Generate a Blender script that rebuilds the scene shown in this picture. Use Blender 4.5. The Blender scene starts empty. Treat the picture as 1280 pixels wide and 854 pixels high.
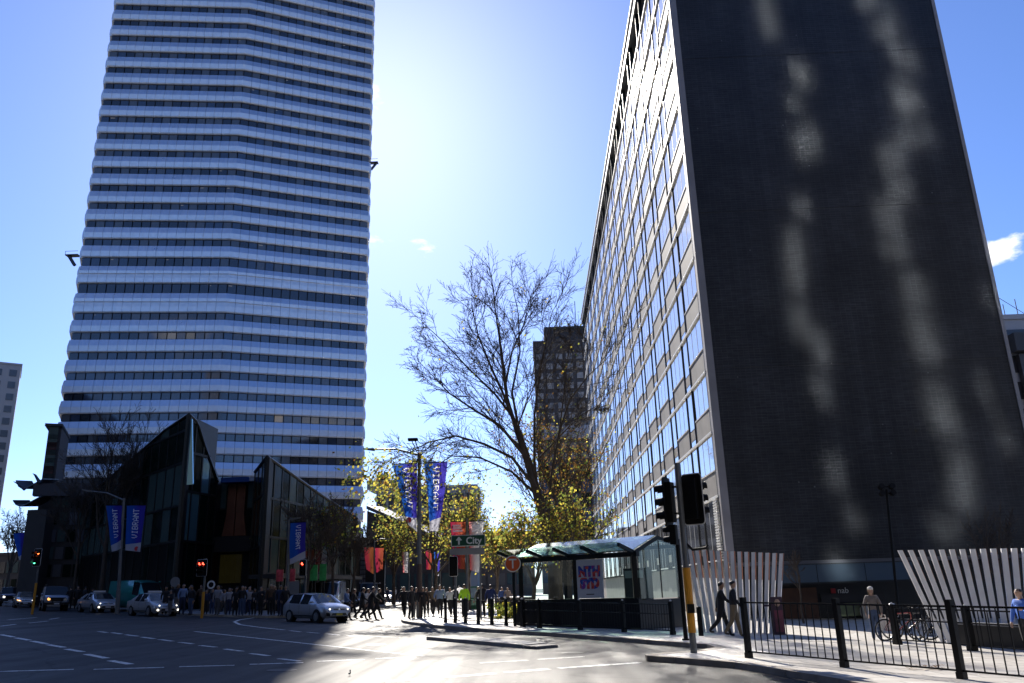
import bpy, bmesh, math, random
from mathutils import Vector, Matrix, Quaternion
from math import radians as R, sin, cos, pi
random.seed(7)
SC = bpy.context.scene
COL = SC.collection

# ------------------------------------------------------------------ camera
PITCH, ROLL, YAW = R(16.94), R(1.785), R(1.19)
HEYE, SLOPE = 1.7, 0.028                       # eye height; the ground falls gently to the right (+X)
UPV = Vector((0, 0, 1))
FW0 = Vector((-sin(YAW), cos(YAW), 0)); RT0 = Vector((cos(YAW), sin(YAW), 0))
FWD = FW0*cos(PITCH) + UPV*sin(PITCH); UPC = -FW0*sin(PITCH) + UPV*cos(PITCH)
CR = RT0*cos(ROLL) - UPC*sin(ROLL); CU = RT0*sin(ROLL) + UPC*cos(ROLL)
EYE = Vector((0, 0, HEYE))
cam_d = bpy.data.cameras.new('camera'); cam = bpy.data.objects.new('camera', cam_d); COL.objects.link(cam)
cam_d.sensor_width = 36; cam_d.lens = 1016/1280*36; cam_d.clip_end = 9000; cam_d.clip_start = .1
M = Matrix((CR, CU, -FWD)).transposed().to_4x4(); M.translation = EYE
cam.matrix_world = M
SC.camera = cam
def ray(x, y): return FWD*1016 + CR*(x-640) - CU*(y-427)
def gz(x, y=0): return -SLOPE*x
def P(x, y, up=0.0):                            # ground point seen at a pixel of the 1280 px photograph
    d = ray(x, y); t = (up-HEYE)/(d.z+SLOPE*d.x); return EYE + d*t
def AY(x, y, Y): d = ray(x, y); return EYE + d*(Y/d.y)

# ------------------------------------------------------------------ light and sky
SUN_EL, SUN_AZ = 33.75, 11.4                    # degrees; the sun stands ahead, a little to the left
sd = Vector((-sin(R(SUN_AZ))*cos(R(SUN_EL)), cos(R(SUN_AZ))*cos(R(SUN_EL)), sin(R(SUN_EL))))
sun_d = bpy.data.lights.new('sun', 'SUN'); sun_d.energy = 5.0; sun_d.angle = R(.53); sun_d.color = (1, .93, .83)
sun = bpy.data.objects.new('sun', sun_d); COL.objects.link(sun)
sun.rotation_mode = 'QUATERNION'; sun.rotation_quaternion = sd.to_track_quat('Z', 'Y'); sun.location = (0, 0, 300)
W = bpy.data.worlds.new('World'); SC.world = W; W.use_nodes = True
wn, wl = W.node_tree.nodes, W.node_tree.links
for n in list(wn): wn.remove(n)
wo = wn.new('ShaderNodeOutputWorld'); bg = wn.new('ShaderNodeBackground'); sky = wn.new('ShaderNodeTexSky')
sky.sky_type = 'NISHITA'; sky.sun_disc = False; sky.sun_elevation = R(SUN_EL); sky.sun_rotation = R(-SUN_AZ)
sky.air_density = .85; sky.dust_density = .32; sky.ozone_density = 9.0; sky.altitude = 0
bg.inputs[1].default_value = .118
# small fair-weather clouds low over the horizon, the same all round
tc = wn.new('ShaderNodeTexCoord'); mp = wn.new('ShaderNodeMapping'); mp.inputs['Scale'].default_value = (1, 1, 2.2); mp.inputs['Location'].default_value = (-5.81, 1.52, 6.5)
n1 = wn.new('ShaderNodeTexNoise'); n1.inputs['Scale'].default_value = 3.4; n1.inputs['Detail'].default_value = 9; n1.inputs['Roughness'].default_value = .55
cr1 = wn.new('ShaderNodeValToRGB'); cr1.color_ramp.elements[0].position = .643; cr1.color_ramp.elements[1].position = .672
sep = wn.new('ShaderNodeSeparateXYZ')
cmix = wn.new('ShaderNodeMixRGB'); cmix.inputs[2].default_value = (7.0, 7.1, 7.4, 1)
wl.new(tc.outputs['Generated'], mp.inputs[0]); wl.new(mp.outputs[0], n1.inputs['Vector']); wl.new(n1.outputs['Fac'], cr1.inputs[0])
wb = wn.new('ShaderNodeMixRGB'); wb.blend_type = 'MULTIPLY'; wb.inputs[0].default_value = 1; wb.inputs[2].default_value = (1.02, .94, 1.02, 1)   # the photograph's white balance
wl.new(sky.outputs[0], wb.inputs[1]); wl.new(wb.outputs[0], cmix.inputs[1]); wl.new(cr1.outputs[0], cmix.inputs[0]); wl.new(cmix.outputs[0], bg.inputs[0]); wl.new(bg.outputs[0], wo.inputs[0])
CLOUD_MAP = mp

SC.render.engine = 'CYCLES'
SC.cycles.use_denoising = True
try: SC.cycles.denoiser = 'OPENIMAGEDENOISE'
except Exception: pass
SC.cycles.use_guiding = True; SC.cycles.use_surface_guiding = True; SC.cycles.guiding_training_samples = 48
SC.cycles.max_bounces = 7; SC.cycles.transparent_max_bounces = 16; SC.cycles.diffuse_bounces = 3; SC.cycles.glossy_bounces = 4
SC.cycles.sample_clamp_indirect = 60; SC.cycles.caustics_reflective = True; SC.cycles.blur_glossy = 0.0
SC.view_settings.view_transform = 'Standard'; SC.view_settings.look = 'None'; SC.view_settings.gamma = 1
SC.view_settings.exposure = 0.75

# ------------------------------------------------------------------ materials
MATS = {}
def mat(name, col, rough=.6, metal=0, var=0, vscale=3, bump=0, bscale=20, spec=.5, emit=None, es=0, coat=0):
    if name in MATS: return MATS[name]
    m = bpy.data.materials.new(name); m.use_nodes = True; nt = m.node_tree; b = nt.nodes['Principled BSDF']
    b.inputs['Base Color'].default_value = (*col, 1); b.inputs['Roughness'].default_value = rough; b.inputs['Metallic'].default_value = metal
    b.inputs['Specular IOR Level'].default_value = spec; b.inputs['Coat Weight'].default_value = coat
    if emit: b.inputs['Emission Color'].default_value = (*emit, 1); b.inputs['Emission Strength'].default_value = es
    if var or bump:
        t = nt.nodes.new('ShaderNodeTexCoord')
    if var:
        n = nt.nodes.new('ShaderNodeTexNoise'); n.inputs['Scale'].default_value = vscale; n.inputs['Detail'].default_value = 6
        r = nt.nodes.new('ShaderNodeMapRange'); r.inputs[1].default_value = .3; r.inputs[2].default_value = .7; r.inputs[3].default_value = 1-var; r.inputs[4].default_value = 1+var
        h = nt.nodes.new('ShaderNodeMixRGB'); h.blend_type = 'MULTIPLY'; h.inputs[0].default_value = 1; h.inputs[1].default_value = (*col, 1)
        nt.links.new(t.outputs['Object'], n.inputs['Vector']); nt.links.new(n.outputs['Fac'], r.inputs[0]); nt.links.new(r.outputs[0], h.inputs[2]); nt.links.new(h.outputs[0], b.inputs['Base Color'])
        r2 = nt.nodes.new('ShaderNodeMapRange'); r2.inputs[3].default_value = max(.02, rough-.12*var*2); r2.inputs[4].default_value = min(1, rough+.12*var*2)
        nt.links.new(n.outputs['Fac'], r2.inputs[0]); nt.links.new(r2.outputs[0], b.inputs['Roughness'])
    if bump:
        n = nt.nodes.new('ShaderNodeTexNoise'); n.inputs['Scale'].default_value = bscale; n.inputs['Detail'].default_value = 4
        bp = nt.nodes.new('ShaderNodeBump'); bp.inputs['Strength'].default_value = bump; bp.inputs['Distance'].default_value = .02
        nt.links.new(t.outputs['Object'], n.inputs['Vector']); nt.links.new(n.outputs['Fac'], bp.inputs['Height']); nt.links.new(bp.outputs[0], b.inputs['Normal'])
    MATS[name] = m; return m
def glass(name, tint=(.8, .9, .9), refl=1.0, rough=.02, ior=1.5, dark=0.0):
    """thin window glass: part mirror, part clear, with an optional dark tint"""
    if name in MATS: return MATS[name]
    m = bpy.data.materials.new(name); m.use_nodes = True; nt = m.node_tree; nt.nodes.remove(nt.nodes['Principled BSDF'])
    out = nt.nodes['Material Output']; tr = nt.nodes.new('ShaderNodeBsdfTransparent'); tr.inputs[0].default_value = (*[c*(1-dark) for c in tint], 1)
    gl = nt.nodes.new('ShaderNodeBsdfGlossy'); gl.inputs['Roughness'].default_value = rough; gl.inputs[0].default_value = (refl, refl, refl, 1)
    lw = nt.nodes.new('ShaderNodeLayerWeight'); lw.inputs[0].default_value = .5; mx = nt.nodes.new('ShaderNodeMixShader')   # Schlick, the same from both sides
    pw = nt.nodes.new('ShaderNodeMath'); pw.operation = 'POWER'; pw.inputs[1].default_value = 4.5; f0 = ((ior-1)/(ior+1))**2; ma = nt.nodes.new('ShaderNodeMath'); ma.operation = 'MULTIPLY_ADD'; ma.inputs[1].default_value = 1-f0; ma.inputs[2].default_value = f0
    nt.links.new(lw.outputs['Facing'], pw.inputs[0]); nt.links.new(pw.outputs[0], ma.inputs[0])
    nt.links.new(ma.outputs[0], mx.inputs[0]); nt.links.new(tr.outputs[0], mx.inputs[1]); nt.links.new(gl.outputs[0], mx.inputs[2]); nt.links.new(mx.outputs[0], out.inputs[0])
    MATS[name] = m; return m
def node_mat(name):
    m = bpy.data.materials.new(name); m.use_nodes = True; MATS[name] = m
    return m, m.node_tree.nodes, m.node_tree.links, m.node_tree.nodes['Principled BSDF']

# ------------------------------------------------------------------ mesh builder
class MB:
    def __init__(s): s.v = []; s.f = []; s.m = []; s.cur = 0
    def quad(s, a, b, c, d): i = len(s.v); s.v += [tuple(a), tuple(b), tuple(c), tuple(d)]; s.f.append((i, i+1, i+2, i+3)); s.m.append(s.cur)
    def poly(s, pts): i = len(s.v); s.v += [tuple(p) for p in pts]; s.f.append(tuple(range(i, i+len(pts)))); s.m.append(s.cur)
    def hexa(s, p):                              # 8 corners: bottom ring 0-3 (ccw from above), top ring 4-7
        i = len(s.v); s.v += [tuple(q) for q in p]
        for f in ((3, 2, 1, 0), (4, 5, 6, 7), (0, 1, 5, 4), (1, 2, 6, 5), (2, 3, 7, 6), (3, 0, 4, 7)): s.f.append(tuple(i+k for k in f)); s.m.append(s.cur)
    def box(s, x0, x1, y0, y1, z0, z1): s.hexa([(x0, y0, z0), (x1, y0, z0), (x1, y1, z0), (x0, y1, z0), (x0, y0, z1), (x1, y0, z1), (x1, y1, z1), (x0, y1, z1)]); return s
    def bar(s, a, b, w, h=None, up=UPV):         # rectangular bar from a to b
        a, b = Vector(a), Vector(b); h = h or w; d = (b-a).normalized(); sx = d.cross(up)
        if sx.length < 1e-4: sx = d.cross(Vector((1, 0, 0)))
        sx.normalize(); sz = sx.cross(d).normalized()
        sx *= w/2; sz *= h/2
        s.hexa([a-sx-sz, a+sx-sz, b+sx-sz, b-sx-sz, a-sx+sz, a+sx+sz, b+sx+sz, b-sx+sz]); return s
    def tube(s, pts, rad, n=8, cap=True):
        pts = [Vector(p) for p in pts]; k = len(pts)
        if not hasattr(rad, '__len__'): rad = [rad]*k
        base = len(s.v); prev = None
        for i, p in enumerate(pts):
            d = (pts[min(i+1, k-1)]-pts[max(i-1, 0)])
            d = d.normalized() if d.length > 1e-9 else UPV.copy()
            if prev is None:
                u = d.cross(Vector((.3, .9, .1)) if abs(d.z) > .8 else UPV).normalized()
            else:
                u = prev - d*prev.dot(d); u = u.normalized() if u.length > 1e-6 else d.orthogonal().normalized()
            prev = u; w = d.cross(u)
            for j in range(n):
                a = 2*pi*j/n; s.v.append(tuple(p+(u*cos(a)+w*sin(a))*rad[i]))
        for i in range(k-1):
            for j in range(n):
                j2 = (j+1) % n; s.f.append((base+i*n+j, base+i*n+j2, base+(i+1)*n+j2, base+(i+1)*n+j)); s.m.append(s.cur)
        if cap:
            s.f.append(tuple(base+j for j in reversed(range(n)))); s.m.append(s.cur)
            s.f.append(tuple(base+(k-1)*n+j for j in range(n))); s.m.append(s.cur)
        return s
    def prism(s, poly, z0, z1):                  # poly: ccw xy list; z0/z1 numbers or functions of (x, y)
        f0 = z0 if callable(z0) else (lambda x, y: z0); f1 = z1 if callable(z1) else (lambda x, y: z1)
        n = len(poly); i = len(s.v)
        s.v += [(x, y, f0(x, y)) for x, y in poly] + [(x, y, f1(x, y)) for x, y in poly]
        s.f.append(tuple(i+k for k in reversed(range(n)))); s.m.append(s.cur); s.f.append(tuple(i+n+k for k in range(n))); s.m.append(s.cur)
        for k in range(n): k2 = (k+1) % n; s.f.append((i+k, i+k2, i+n+k2, i+n+k)); s.m.append(s.cur)
        return s
    def plate(s, pts, thick, nrm):               # planar polygon given thickness along -nrm
        nrm = Vector(nrm).normalized()*thick; n = len(pts); i = len(s.v); pts = [Vector(p) for p in pts]
        s.v += [tuple(p) for p in pts] + [tuple(p-nrm) for p in pts]
        s.f.append(tuple(i+k for k in range(n))); s.m.append(s.cur); s.f.append(tuple(i+n+k for k in reversed(range(n)))); s.m.append(s.cur)
        for k in range(n): k2 = (k+1) % n; s.f.append((i+k2, i+k, i+n+k, i+n+k2)); s.m.append(s.cur)
        return s
    def disc(s, c, axis, r, h, n=20, r2=None):   # short cylinder from c along axis
        c = Vector(c); a = Vector(axis).normalized(); return s.tube([c, c+a*h], [r, r if r2 is None else r2], n)
    def torus(s, c, axis, R_, r, n=24, k=8):
        c = Vector(c); a = Vector(axis).normalized(); u = a.orthogonal().normalized(); w = a.cross(u); i = len(s.v)
        for p in range(n):
            d = u*cos(2*pi*p/n)+w*sin(2*pi*p/n)
            for q in range(k): s.v.append(tuple(c+d*(R_+r*cos(2*pi*q/k))+a*r*sin(2*pi*q/k)))
        for p in range(n):
            for q in range(k):
                p2, q2 = (p+1) % n, (q+1) % k; s.f.append((i+p*k+q, i+p2*k+q, i+p2*k+q2, i+p*k+q2)); s.m.append(s.cur)
        return s
    def ball(s, c, rx, ry=None, rz=None, n=12, k=8):
        ry = ry or rx; rz = rz or rx; c = Vector(c); i = len(s.v)
        for a in range(k+1):
            t = pi*a/k
            for b in range(n): f = 2*pi*b/n; s.v.append((c.x+rx*sin(t)*cos(f), c.y+ry*sin(t)*sin(f), c.z-rz*cos(t)))
        for a in range(k):
            for b in range(n): b2 = (b+1) % n; s.f.append((i+a*n+b, i+a*n+b2, i+(a+1)*n+b2, i+(a+1)*n+b)); s.m.append(s.cur)
        return s
    def mesh(s, name, mats, smooth=False, off=None):
        me = bpy.data.meshes.new(name)
        v = s.v if off is None else [(x-off[0], y-off[1], z-off[2]) for x, y, z in s.v]
        me.from_pydata(v, [], s.f)
        for m in (mats if isinstance(mats, (list, tuple)) else [mats]): me.materials.append(m)
        if max(s.m, default=0): me.polygons.foreach_set('material_index', s.m)
        if smooth: me.polygons.foreach_set('use_smooth', [True]*len(s.f))
        me.update(); return me

def link(name, data, parent=None, loc=None, rz=None):
    o = bpy.data.objects.new(name, data); COL.objects.link(o)
    if parent is not None: o.parent = parent
    if loc is not None: o.location = loc
    if rz is not None: o.rotation_euler = (0, 0, rz)
    return o
def tag(o, label=None, cat=None, group=None, kind=None):
    if label: o['label'] = label
    if cat: o['category'] = cat
    if group: o['group'] = group
    if kind: o['kind'] = kind
    return o
def thing(name, label, cat, loc=(0, 0, 0), rz=0, group=None):
    return tag(link(name, None, None, Vector(loc), rz), label, cat, group)
ABS = {}
def part(name, mb, mats, parent, world=False, smooth=False, label=None, kind=None):
    """mb as one mesh object under parent; world=True when its coordinates are world ones (parents then are unrotated)"""
    off = None
    if world:
        off = Vector((0, 0, 0)); q = parent
        while q is not None: off += q.location; q = q.parent
    o = link(name, mb.mesh(name, mats, smooth, off), parent); return tag(o, label, None, None, kind)
def struct(name, mb, mats, parent=None, smooth=False):
    o = link(name, mb.mesh(name, mats, smooth), parent)
    if parent is None: o['kind'] = 'structure'
    return o
def kids(o): return [c for c in bpy.data.objects if c.parent is o]
def copy_thing(root, loc, rz, label, group=None, scale=None):
    r = root.copy(); COL.objects.link(r); r.location = loc; r.rotation_euler = (0, 0, rz); r['label'] = label
    if group: r['group'] = group
    if scale: r.scale = (scale,)*3
    for ch in root.children:
        c = ch.copy(); COL.objects.link(c); c.parent = r
        for g in ch.children: d = g.copy(); COL.objects.link(d); d.parent = c
    return r
def text_obj(name, s, size, mats, parent, mtx, depth=.004, bold=0.0, spacing=1.0):
    cu = bpy.data.curves.new(name, 'FONT'); cu.body = s; cu.size = size; cu.extrude = depth; cu.align_x = 'CENTER'; cu.align_y = 'CENTER'; cu.offset = bold; cu.space_character = spacing; cu.resolution_u = 3
    t = bpy.data.objects.new(name, cu); COL.objects.link(t); dg = bpy.context.evaluated_depsgraph_get()
    me = bpy.data.meshes.new_from_object(t.evaluated_get(dg)); bpy.data.objects.remove(t); bpy.data.curves.remove(cu)
    me.transform(mtx); me.materials.clear(); me.materials.append(mats); me.name = name
    return link(name, me, parent)
def frame_mtx(o, x, y):                          # text plane: origin, x direction, y direction
    x = Vector(x).normalized(); y = Vector(y).normalized(); z = x.cross(y)
    m = Matrix((x, y, z)).transposed().to_4x4(); m.translation = Vector(o); return m
# ================================================================== ground
def road_material():
    m, n, l, b = node_mat('asphalt')
    t = n.new('ShaderNodeTexCoord')
    a = n.new('ShaderNodeTexNoise'); a.inputs['Scale'].default_value = .35; a.inputs['Detail'].default_value = 8; a.inputs['Roughness'].default_value = .62
    f = n.new('ShaderNodeTexNoise'); f.inputs['Scale'].default_value = 60; f.inputs['Detail'].default_value = 3
    s = n.new('ShaderNodeMapping'); s.inputs['Rotation'].default_value = (0, 0, R(-38)); s.inputs['Scale'].default_value = (1.6, .05, 1)
    w = n.new('ShaderNodeTexNoise'); w.inputs['Scale'].default_value = 1.0; w.inputs['Detail'].default_value = 4
    r = n.new('ShaderNodeValToRGB'); r.color_ramp.elements[0].color = (.022, .022, .024, 1); r.color_ramp.elements[0].position = .3; r.color_ramp.elements[1].color = (.054, .053, .052, 1); r.color_ramp.elements[1].position = .72
    m1 = n.new('ShaderNodeMixRGB'); m1.blend_type = 'OVERLAY'; m1.inputs[0].default_value = .5
    m2 = n.new('ShaderNodeMixRGB'); m2.blend_type = 'OVERLAY'; m2.inputs[0].default_value = .45
    for q in (a, f, s): l.new(t.outputs['Object'], q.inputs[0])
    l.new(s.outputs[0], w.inputs[0])
    l.new(a.outputs[0], r.inputs[0]); l.new(r.outputs[0], m1.inputs[1]); l.new(f.outputs[0], m1.inputs[2]); l.new(m1.outputs[0], m2.inputs[1]); l.new(w.outputs[0], m2.inputs[2]); l.new(m2.outputs[0], b.inputs[0])
    rr = n.new('ShaderNodeMapRange'); rr.inputs[1].default_value = .3; rr.inputs[2].default_value = .7; rr.inputs[3].default_value = .56; rr.inputs[4].default_value = .74; l.new(w.outputs[0], rr.inputs[0]); l.new(rr.outputs[0], b.inputs['Roughness'])
    bp = n.new('ShaderNodeBump'); bp.inputs['Strength'].default_value = .35; bp.inputs['Distance'].default_value = .01
    l.new(f.outputs[0], bp.inputs['Height']); l.new(bp.outputs[0], b.inputs['Normal'])
    b.inputs['Specular IOR Level'].default_value = .20
    # old crack lines, sealed patches and oil drips
    vc = n.new('ShaderNodeTexVoronoi'); vc.feature = 'DISTANCE_TO_EDGE'; vc.inputs['Scale'].default_value = .16; dn = n.new('ShaderNodeTexNoise'); dn.inputs['Scale'].default_value = .8; dn.inputs['Detail'].default_value = 5
    dm = n.new('ShaderNodeMixRGB'); dm.blend_type = 'ADD'; dm.inputs[0].default_value = 1.6; l.new(t.outputs['Object'], dn.inputs[0]); l.new(t.outputs['Object'], dm.inputs[1]); l.new(dn.outputs['Color'], dm.inputs[2]); l.new(dm.outputs[0], vc.inputs['Vector'])
    lt = n.new('ShaderNodeMapRange'); lt.inputs[1].default_value = .004; lt.inputs[2].default_value = .010; lt.inputs[3].default_value = .45; lt.inputs[4].default_value = 1; l.new(vc.outputs['Distance'], lt.inputs[0])
    bk = n.new('ShaderNodeTexBrick'); bk.inputs['Scale'].default_value = 1; bk.inputs['Brick Width'].default_value = 7; bk.inputs['Row Height'].default_value = 3.1; bk.inputs['Mortar Size'].default_value = .02; bk.inputs['Color1'].default_value = (1, 1, 1, 1); bk.inputs['Color2'].default_value = (.74, .74, .75, 1); bk.inputs['Mortar'].default_value = (.62, .62, .62, 1); bk.inputs['Bias'].default_value = -.55
    l.new(s.outputs[0], bk.inputs[0]); rm_ = n.new('ShaderNodeMapping'); rm_.inputs['Rotation'].default_value = (0, 0, R(-41)); l.new(t.outputs['Object'], rm_.inputs[0]); l.new(rm_.outputs[0], bk.inputs[0])
    k1 = n.new('ShaderNodeMixRGB'); k1.blend_type = 'MULTIPLY'; k1.inputs[0].default_value = 1; l.new(m2.outputs[0], k1.inputs[1]); l.new(lt.outputs[0], k1.inputs[2])
    k2 = n.new('ShaderNodeMixRGB'); k2.blend_type = 'MULTIPLY'; k2.inputs[0].default_value = .8; l.new(k1.outputs[0], k2.inputs[1]); l.new(bk.outputs[0], k2.inputs[2]); l.new(k2.outputs[0], b.inputs[0])
    return m
def paving_material(name, c1, c2, cm, bw, bh, rough=.7, mort=.02):
    m, n, l, b = node_mat(name)
    t = n.new('ShaderNodeTexCoord'); br = n.new('ShaderNodeTexBrick'); br.inputs['Scale'].default_value = 1
    br.inputs['Brick Width'].default_value = bw; br.inputs['Row Height'].default_value = bh; br.inputs['Mortar Size'].default_value = mort; br.inputs['Mortar Smooth'].default_value = .1
    br.inputs['Color1'].default_value = (*c1, 1); br.inputs['Color2'].default_value = (*c2, 1); br.inputs['Mortar'].default_value = (*cm, 1)
    a = n.new('ShaderNodeTexNoise'); a.inputs['Scale'].default_value = .9; a.inputs['Detail'].default_value = 7
    mx = n.new('ShaderNodeMixRGB'); mx.blend_type = 'OVERLAY'; mx.inputs[0].default_value = .45
    l.new(t.outputs['Object'], br.inputs[0]); l.new(t.outputs['Object'], a.inputs[0]); l.new(br.outputs[0], mx.inputs[1]); l.new(a.outputs[0], mx.inputs[2]); l.new(mx.outputs[0], b.inputs[0])
    bp = n.new('ShaderNodeBump'); bp.inputs['Strength'].default_value = .4; bp.inputs['Distance'].default_value = .01; bp.invert = True
    l.new(br.outputs['Fac'], bp.inputs['Height']); l.new(bp.outputs[0], b.inputs['Normal']); b.inputs['Roughness'].default_value = rough
    return m
ASPH = road_material()
PAVE = paving_material('concrete_paving', (.50, .47, .42), (.57, .54, .49), (.30, .28, .25), .9, .6, rough=.55)
PAVE2 = paving_material('grey_paving', (.17, .17, .17), (.2, .2, .2), (.1, .1, .1), .6, .6)
KERB = mat('kerb_stone', (.36, .31, .25), .75, var=.25, vscale=2.5, bump=.2, bscale=30)
def paint_material():
    m, n, l, b = node_mat('road_paint'); t = n.new('ShaderNodeTexCoord'); a = n.new('ShaderNodeTexNoise'); a.inputs['Scale'].default_value = 7; a.inputs['Detail'].default_value = 8; a.inputs['Roughness'].default_value = .7
    r = n.new('ShaderNodeValToRGB'); r.color_ramp.elements[0].color = (.06, .06, .06, 1); r.color_ramp.elements[0].position = .36; r.color_ramp.elements[1].color = (.74, .74, .71, 1); r.color_ramp.elements[1].position = .50; l.new(t.outputs['Object'], a.inputs[0]); l.new(a.outputs[0], r.inputs[0]); l.new(r.outputs[0], b.inputs[0]); b.inputs['Roughness'].default_value = .6; return m
PAINT = paint_material()
SOIL = mat('open_land', (.12, .12, .11), .9, var=.3, vscale=.05)

g = MB(); N_ = 16
for i in range(N_):
    for j in range(N_):
        xs = [-3200+6400*k/N_ for k in (i, i+1)]; ys = [-3200+6400*k/N_ for k in (j, j+1)]
        g.quad(*[(x, y, gz(x)-.3) for x, y in ((xs[0], ys[0]), (xs[1], ys[0]), (xs[1], ys[1]), (xs[0], ys[1]))])
struct('ground', g, SOIL)
g = MB(); xs = [-150+15*i for i in range(24)]; ys = [-70+20*i for i in range(24)]
for x0, x1 in zip(xs, xs[1:]):
    for y0, y1 in zip(ys, ys[1:]): g.quad(*[(x, y, gz(x)) for x, y in ((x0, y0), (x1, y0), (x1, y1), (x0, y1))])
ROAD = struct('road', g, ASPH)
KH = .13
LEFT_FP = [(-75, 116), (-60, 98.5), (-45, 81), (-26.7, 60.2), (-23.4, 56.7), (-18.8, 53.0), (-16.4, 51.8), (-15.2, 52.3), (-14.6, 53.6), (-14.5, 62), (-14.5, 300), (-75, 300)]
RIGHT_FP = [(-7.4, 300), (-7.4, 52), (-7.3, 45.6), (-6.9, 43.8), (-6.2, 42.0), (-4.8, 38.8), (-2.4, 35.2), (.5, 31.8), (2.8, 28.5), (4.0, 26.7), (4.9, 25.4), (4.9, 24.2), (4.1, 22.9), (3.2, 22.2), (2.62, 21.6), (2.62, 21.2), (3.2, 20.7), (4.3, 19.4), (4.9, 17.6), (5.4, 16.0), (5.8, 13), (6, 4), (6, -60), (120, -60), (120, 300)]
def fp(name, poly, m):
    b = MB(); b.prism(poly, lambda x, y: gz(x)-.28, lambda x, y: gz(x)+KH); return struct(name, b, m)
fpl = fp('footpath', LEFT_FP, PAVE2); fpr = fp('footpath', RIGHT_FP, PAVE)
# kerb stones: short stones near the camera, long ones beyond; each sits 3 mm proud of the paving
def kerbs(poly, host, i0, i1, side):
    for (x0, y0), (x1, y1) in zip(poly[i0:i1], poly[i0+1:i1+1]):
        a, b = Vector((x0, y0)), Vector((x1, y1)); L = (b-a).length; step = 1.4 if a.length < 45 else 9
        k = max(1, round(L/step)); d = (b-a)/L; nn = Vector((-d.y, d.x))*side
        for j in range(k):
            p = a+d*(L*j/k+.012); q = a+d*(L*(j+1)/k-.012); m = MB()
            c = [p-nn*.02, q-nn*.02, q+nn*.28, p+nn*.28]
            if side < 0: c = c[::-1]
            m.hexa([(v.x, v.y, gz(v.x)-.2) for v in c]+[(v.x, v.y, gz(v.x)+KH+.004) for v in c])
            struct('kerb_stone', m, KERB, host)
kerbs(LEFT_FP, fpl, 0, 10, 1); kerbs(RIGHT_FP, fpr, 1, 22, 1)
# the smooth ramp strip behind the near corner and the pale flush bands in the plaza paving
# traffic island with a stone nose
isl = MB(); isl.prism([(-3.9, 29.8), (-.5, 25.6), (.25, 26.6), (-3.1, 30.9)], lambda x, y: gz(x)-.1, lambda x, y: gz(x)+.11); ISL = struct('traffic_island', isl, mat('island_concrete', (.36, .35, .33), .8, var=.2))
b = MB(); b.prism([(-.46, 25.55), (-.1, 25.2), (.55, 26.0), (.29, 26.65)], lambda x, y: gz(x)-.1, lambda x, y: gz(x)+.085); struct('island_nose', b, mat('cobble', (.2, .19, .18), .85, var=.4, vscale=9, bump=.8, bscale=12), ISL)
# painted lines: each dash is a thin sheet 4 mm above the road
def dash(p, q, w0, w1=None, name='lane_dash'):
    p, q = Vector(p[:2]), Vector(q[:2]); d = (q-p).normalized(); n = Vector((-d.y, d.x)); w1 = w1 or w0; m = MB()
    m.quad(*[(v.x, v.y, gz(v.x)+.004) for v in (p-n*w0/2, q-n*w1/2, q+n*w1/2, p+n*w0/2)]); struct(name, m, PAINT, ROAD)
def pxdash(x0, y0, x1, y1, w, name='lane_dash'): dash(P(x0, y0), P(x1, y1), w, None, name)
for a in ((1, 793.5, 17, 796.5), (20, 797.5, 37, 800.5), (40, 801.5, 58, 805), (60, 806, 80, 809.5), (83, 811.5, 103, 815), (108, 818, 133, 823), (138, 826, 163, 830.5)): pxdash(*a, .2)
for a in ((123, 789.5, 134, 791), (140, 791, 152, 792.7), (157, 793.5, 172, 795.5), (177, 796.5, 193, 798.7), (199, 799.5, 216, 801.7), (224, 803, 241, 805), (250, 807, 270, 809.2), (281, 811.5, 303, 814.3), (313, 817, 336, 820), (349, 823.5, 375, 826.7)): pxdash(*a, .17)
pxdash(243, 789.5, 530, 820.5, .14, 'turn_line')
for a in ((0, 839.6, 92, 837), (117, 837, 205, 834.5), (224, 833.7, 293, 831.8), (312, 830.7, 379, 828.5), (396, 827, 455, 824.5), (470, 823.5, 520, 821.5)): pxdash(*a, .16, 'stop_line')
for a in ((480, 852.5, 542, 847.8), (556, 847, 618, 842), (632, 841, 686, 836.5), (698, 835.5, 800, 828.5)): pxdash(*a, .22, 'crossing_line')
for a in ((600, 829, 660, 825.5), (672, 824.5, 730, 821)): pxdash(*a, .12)
pts = [(362, 769), (320, 772), (299, 775), (293, 777.5), (300, 781), (330, 785), (355, 787.5)]
for a, c in zip(pts, pts[1:]): pxdash(*a, *c, .17, 'bay_line')
for a in ((362, 788.5, 376, 790), (384, 790.5, 399, 791.7), (408, 792.5, 424, 794), (434, 794.5, 452, 795.5), (470, 796, 500, 796.8)): pxdash(*a, .14)
for a in ((0, 783, 20, 780.5), (36, 779, 60, 776.5), (62, 774.3, 74, 772.5), (10, 775, 46, 772)): pxdash(*a, .16)

for px_, py_ in ((352, 838), (150, 782), (716, 816), (470, 806)):
    c_ = P(px_, py_); m = MB(); m.prism([(c_.x+.33*cos(k*pi/10), c_.y+.33*sin(k*pi/10)) for k in range(20)], lambda x, y: gz(x)-.02, lambda x, y: gz(x)+.006); struct('manhole_cover', m, mat('cast_iron', (.03, .028, .026), .5, metal=.5, var=.4, vscale=20), ROAD)
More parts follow.
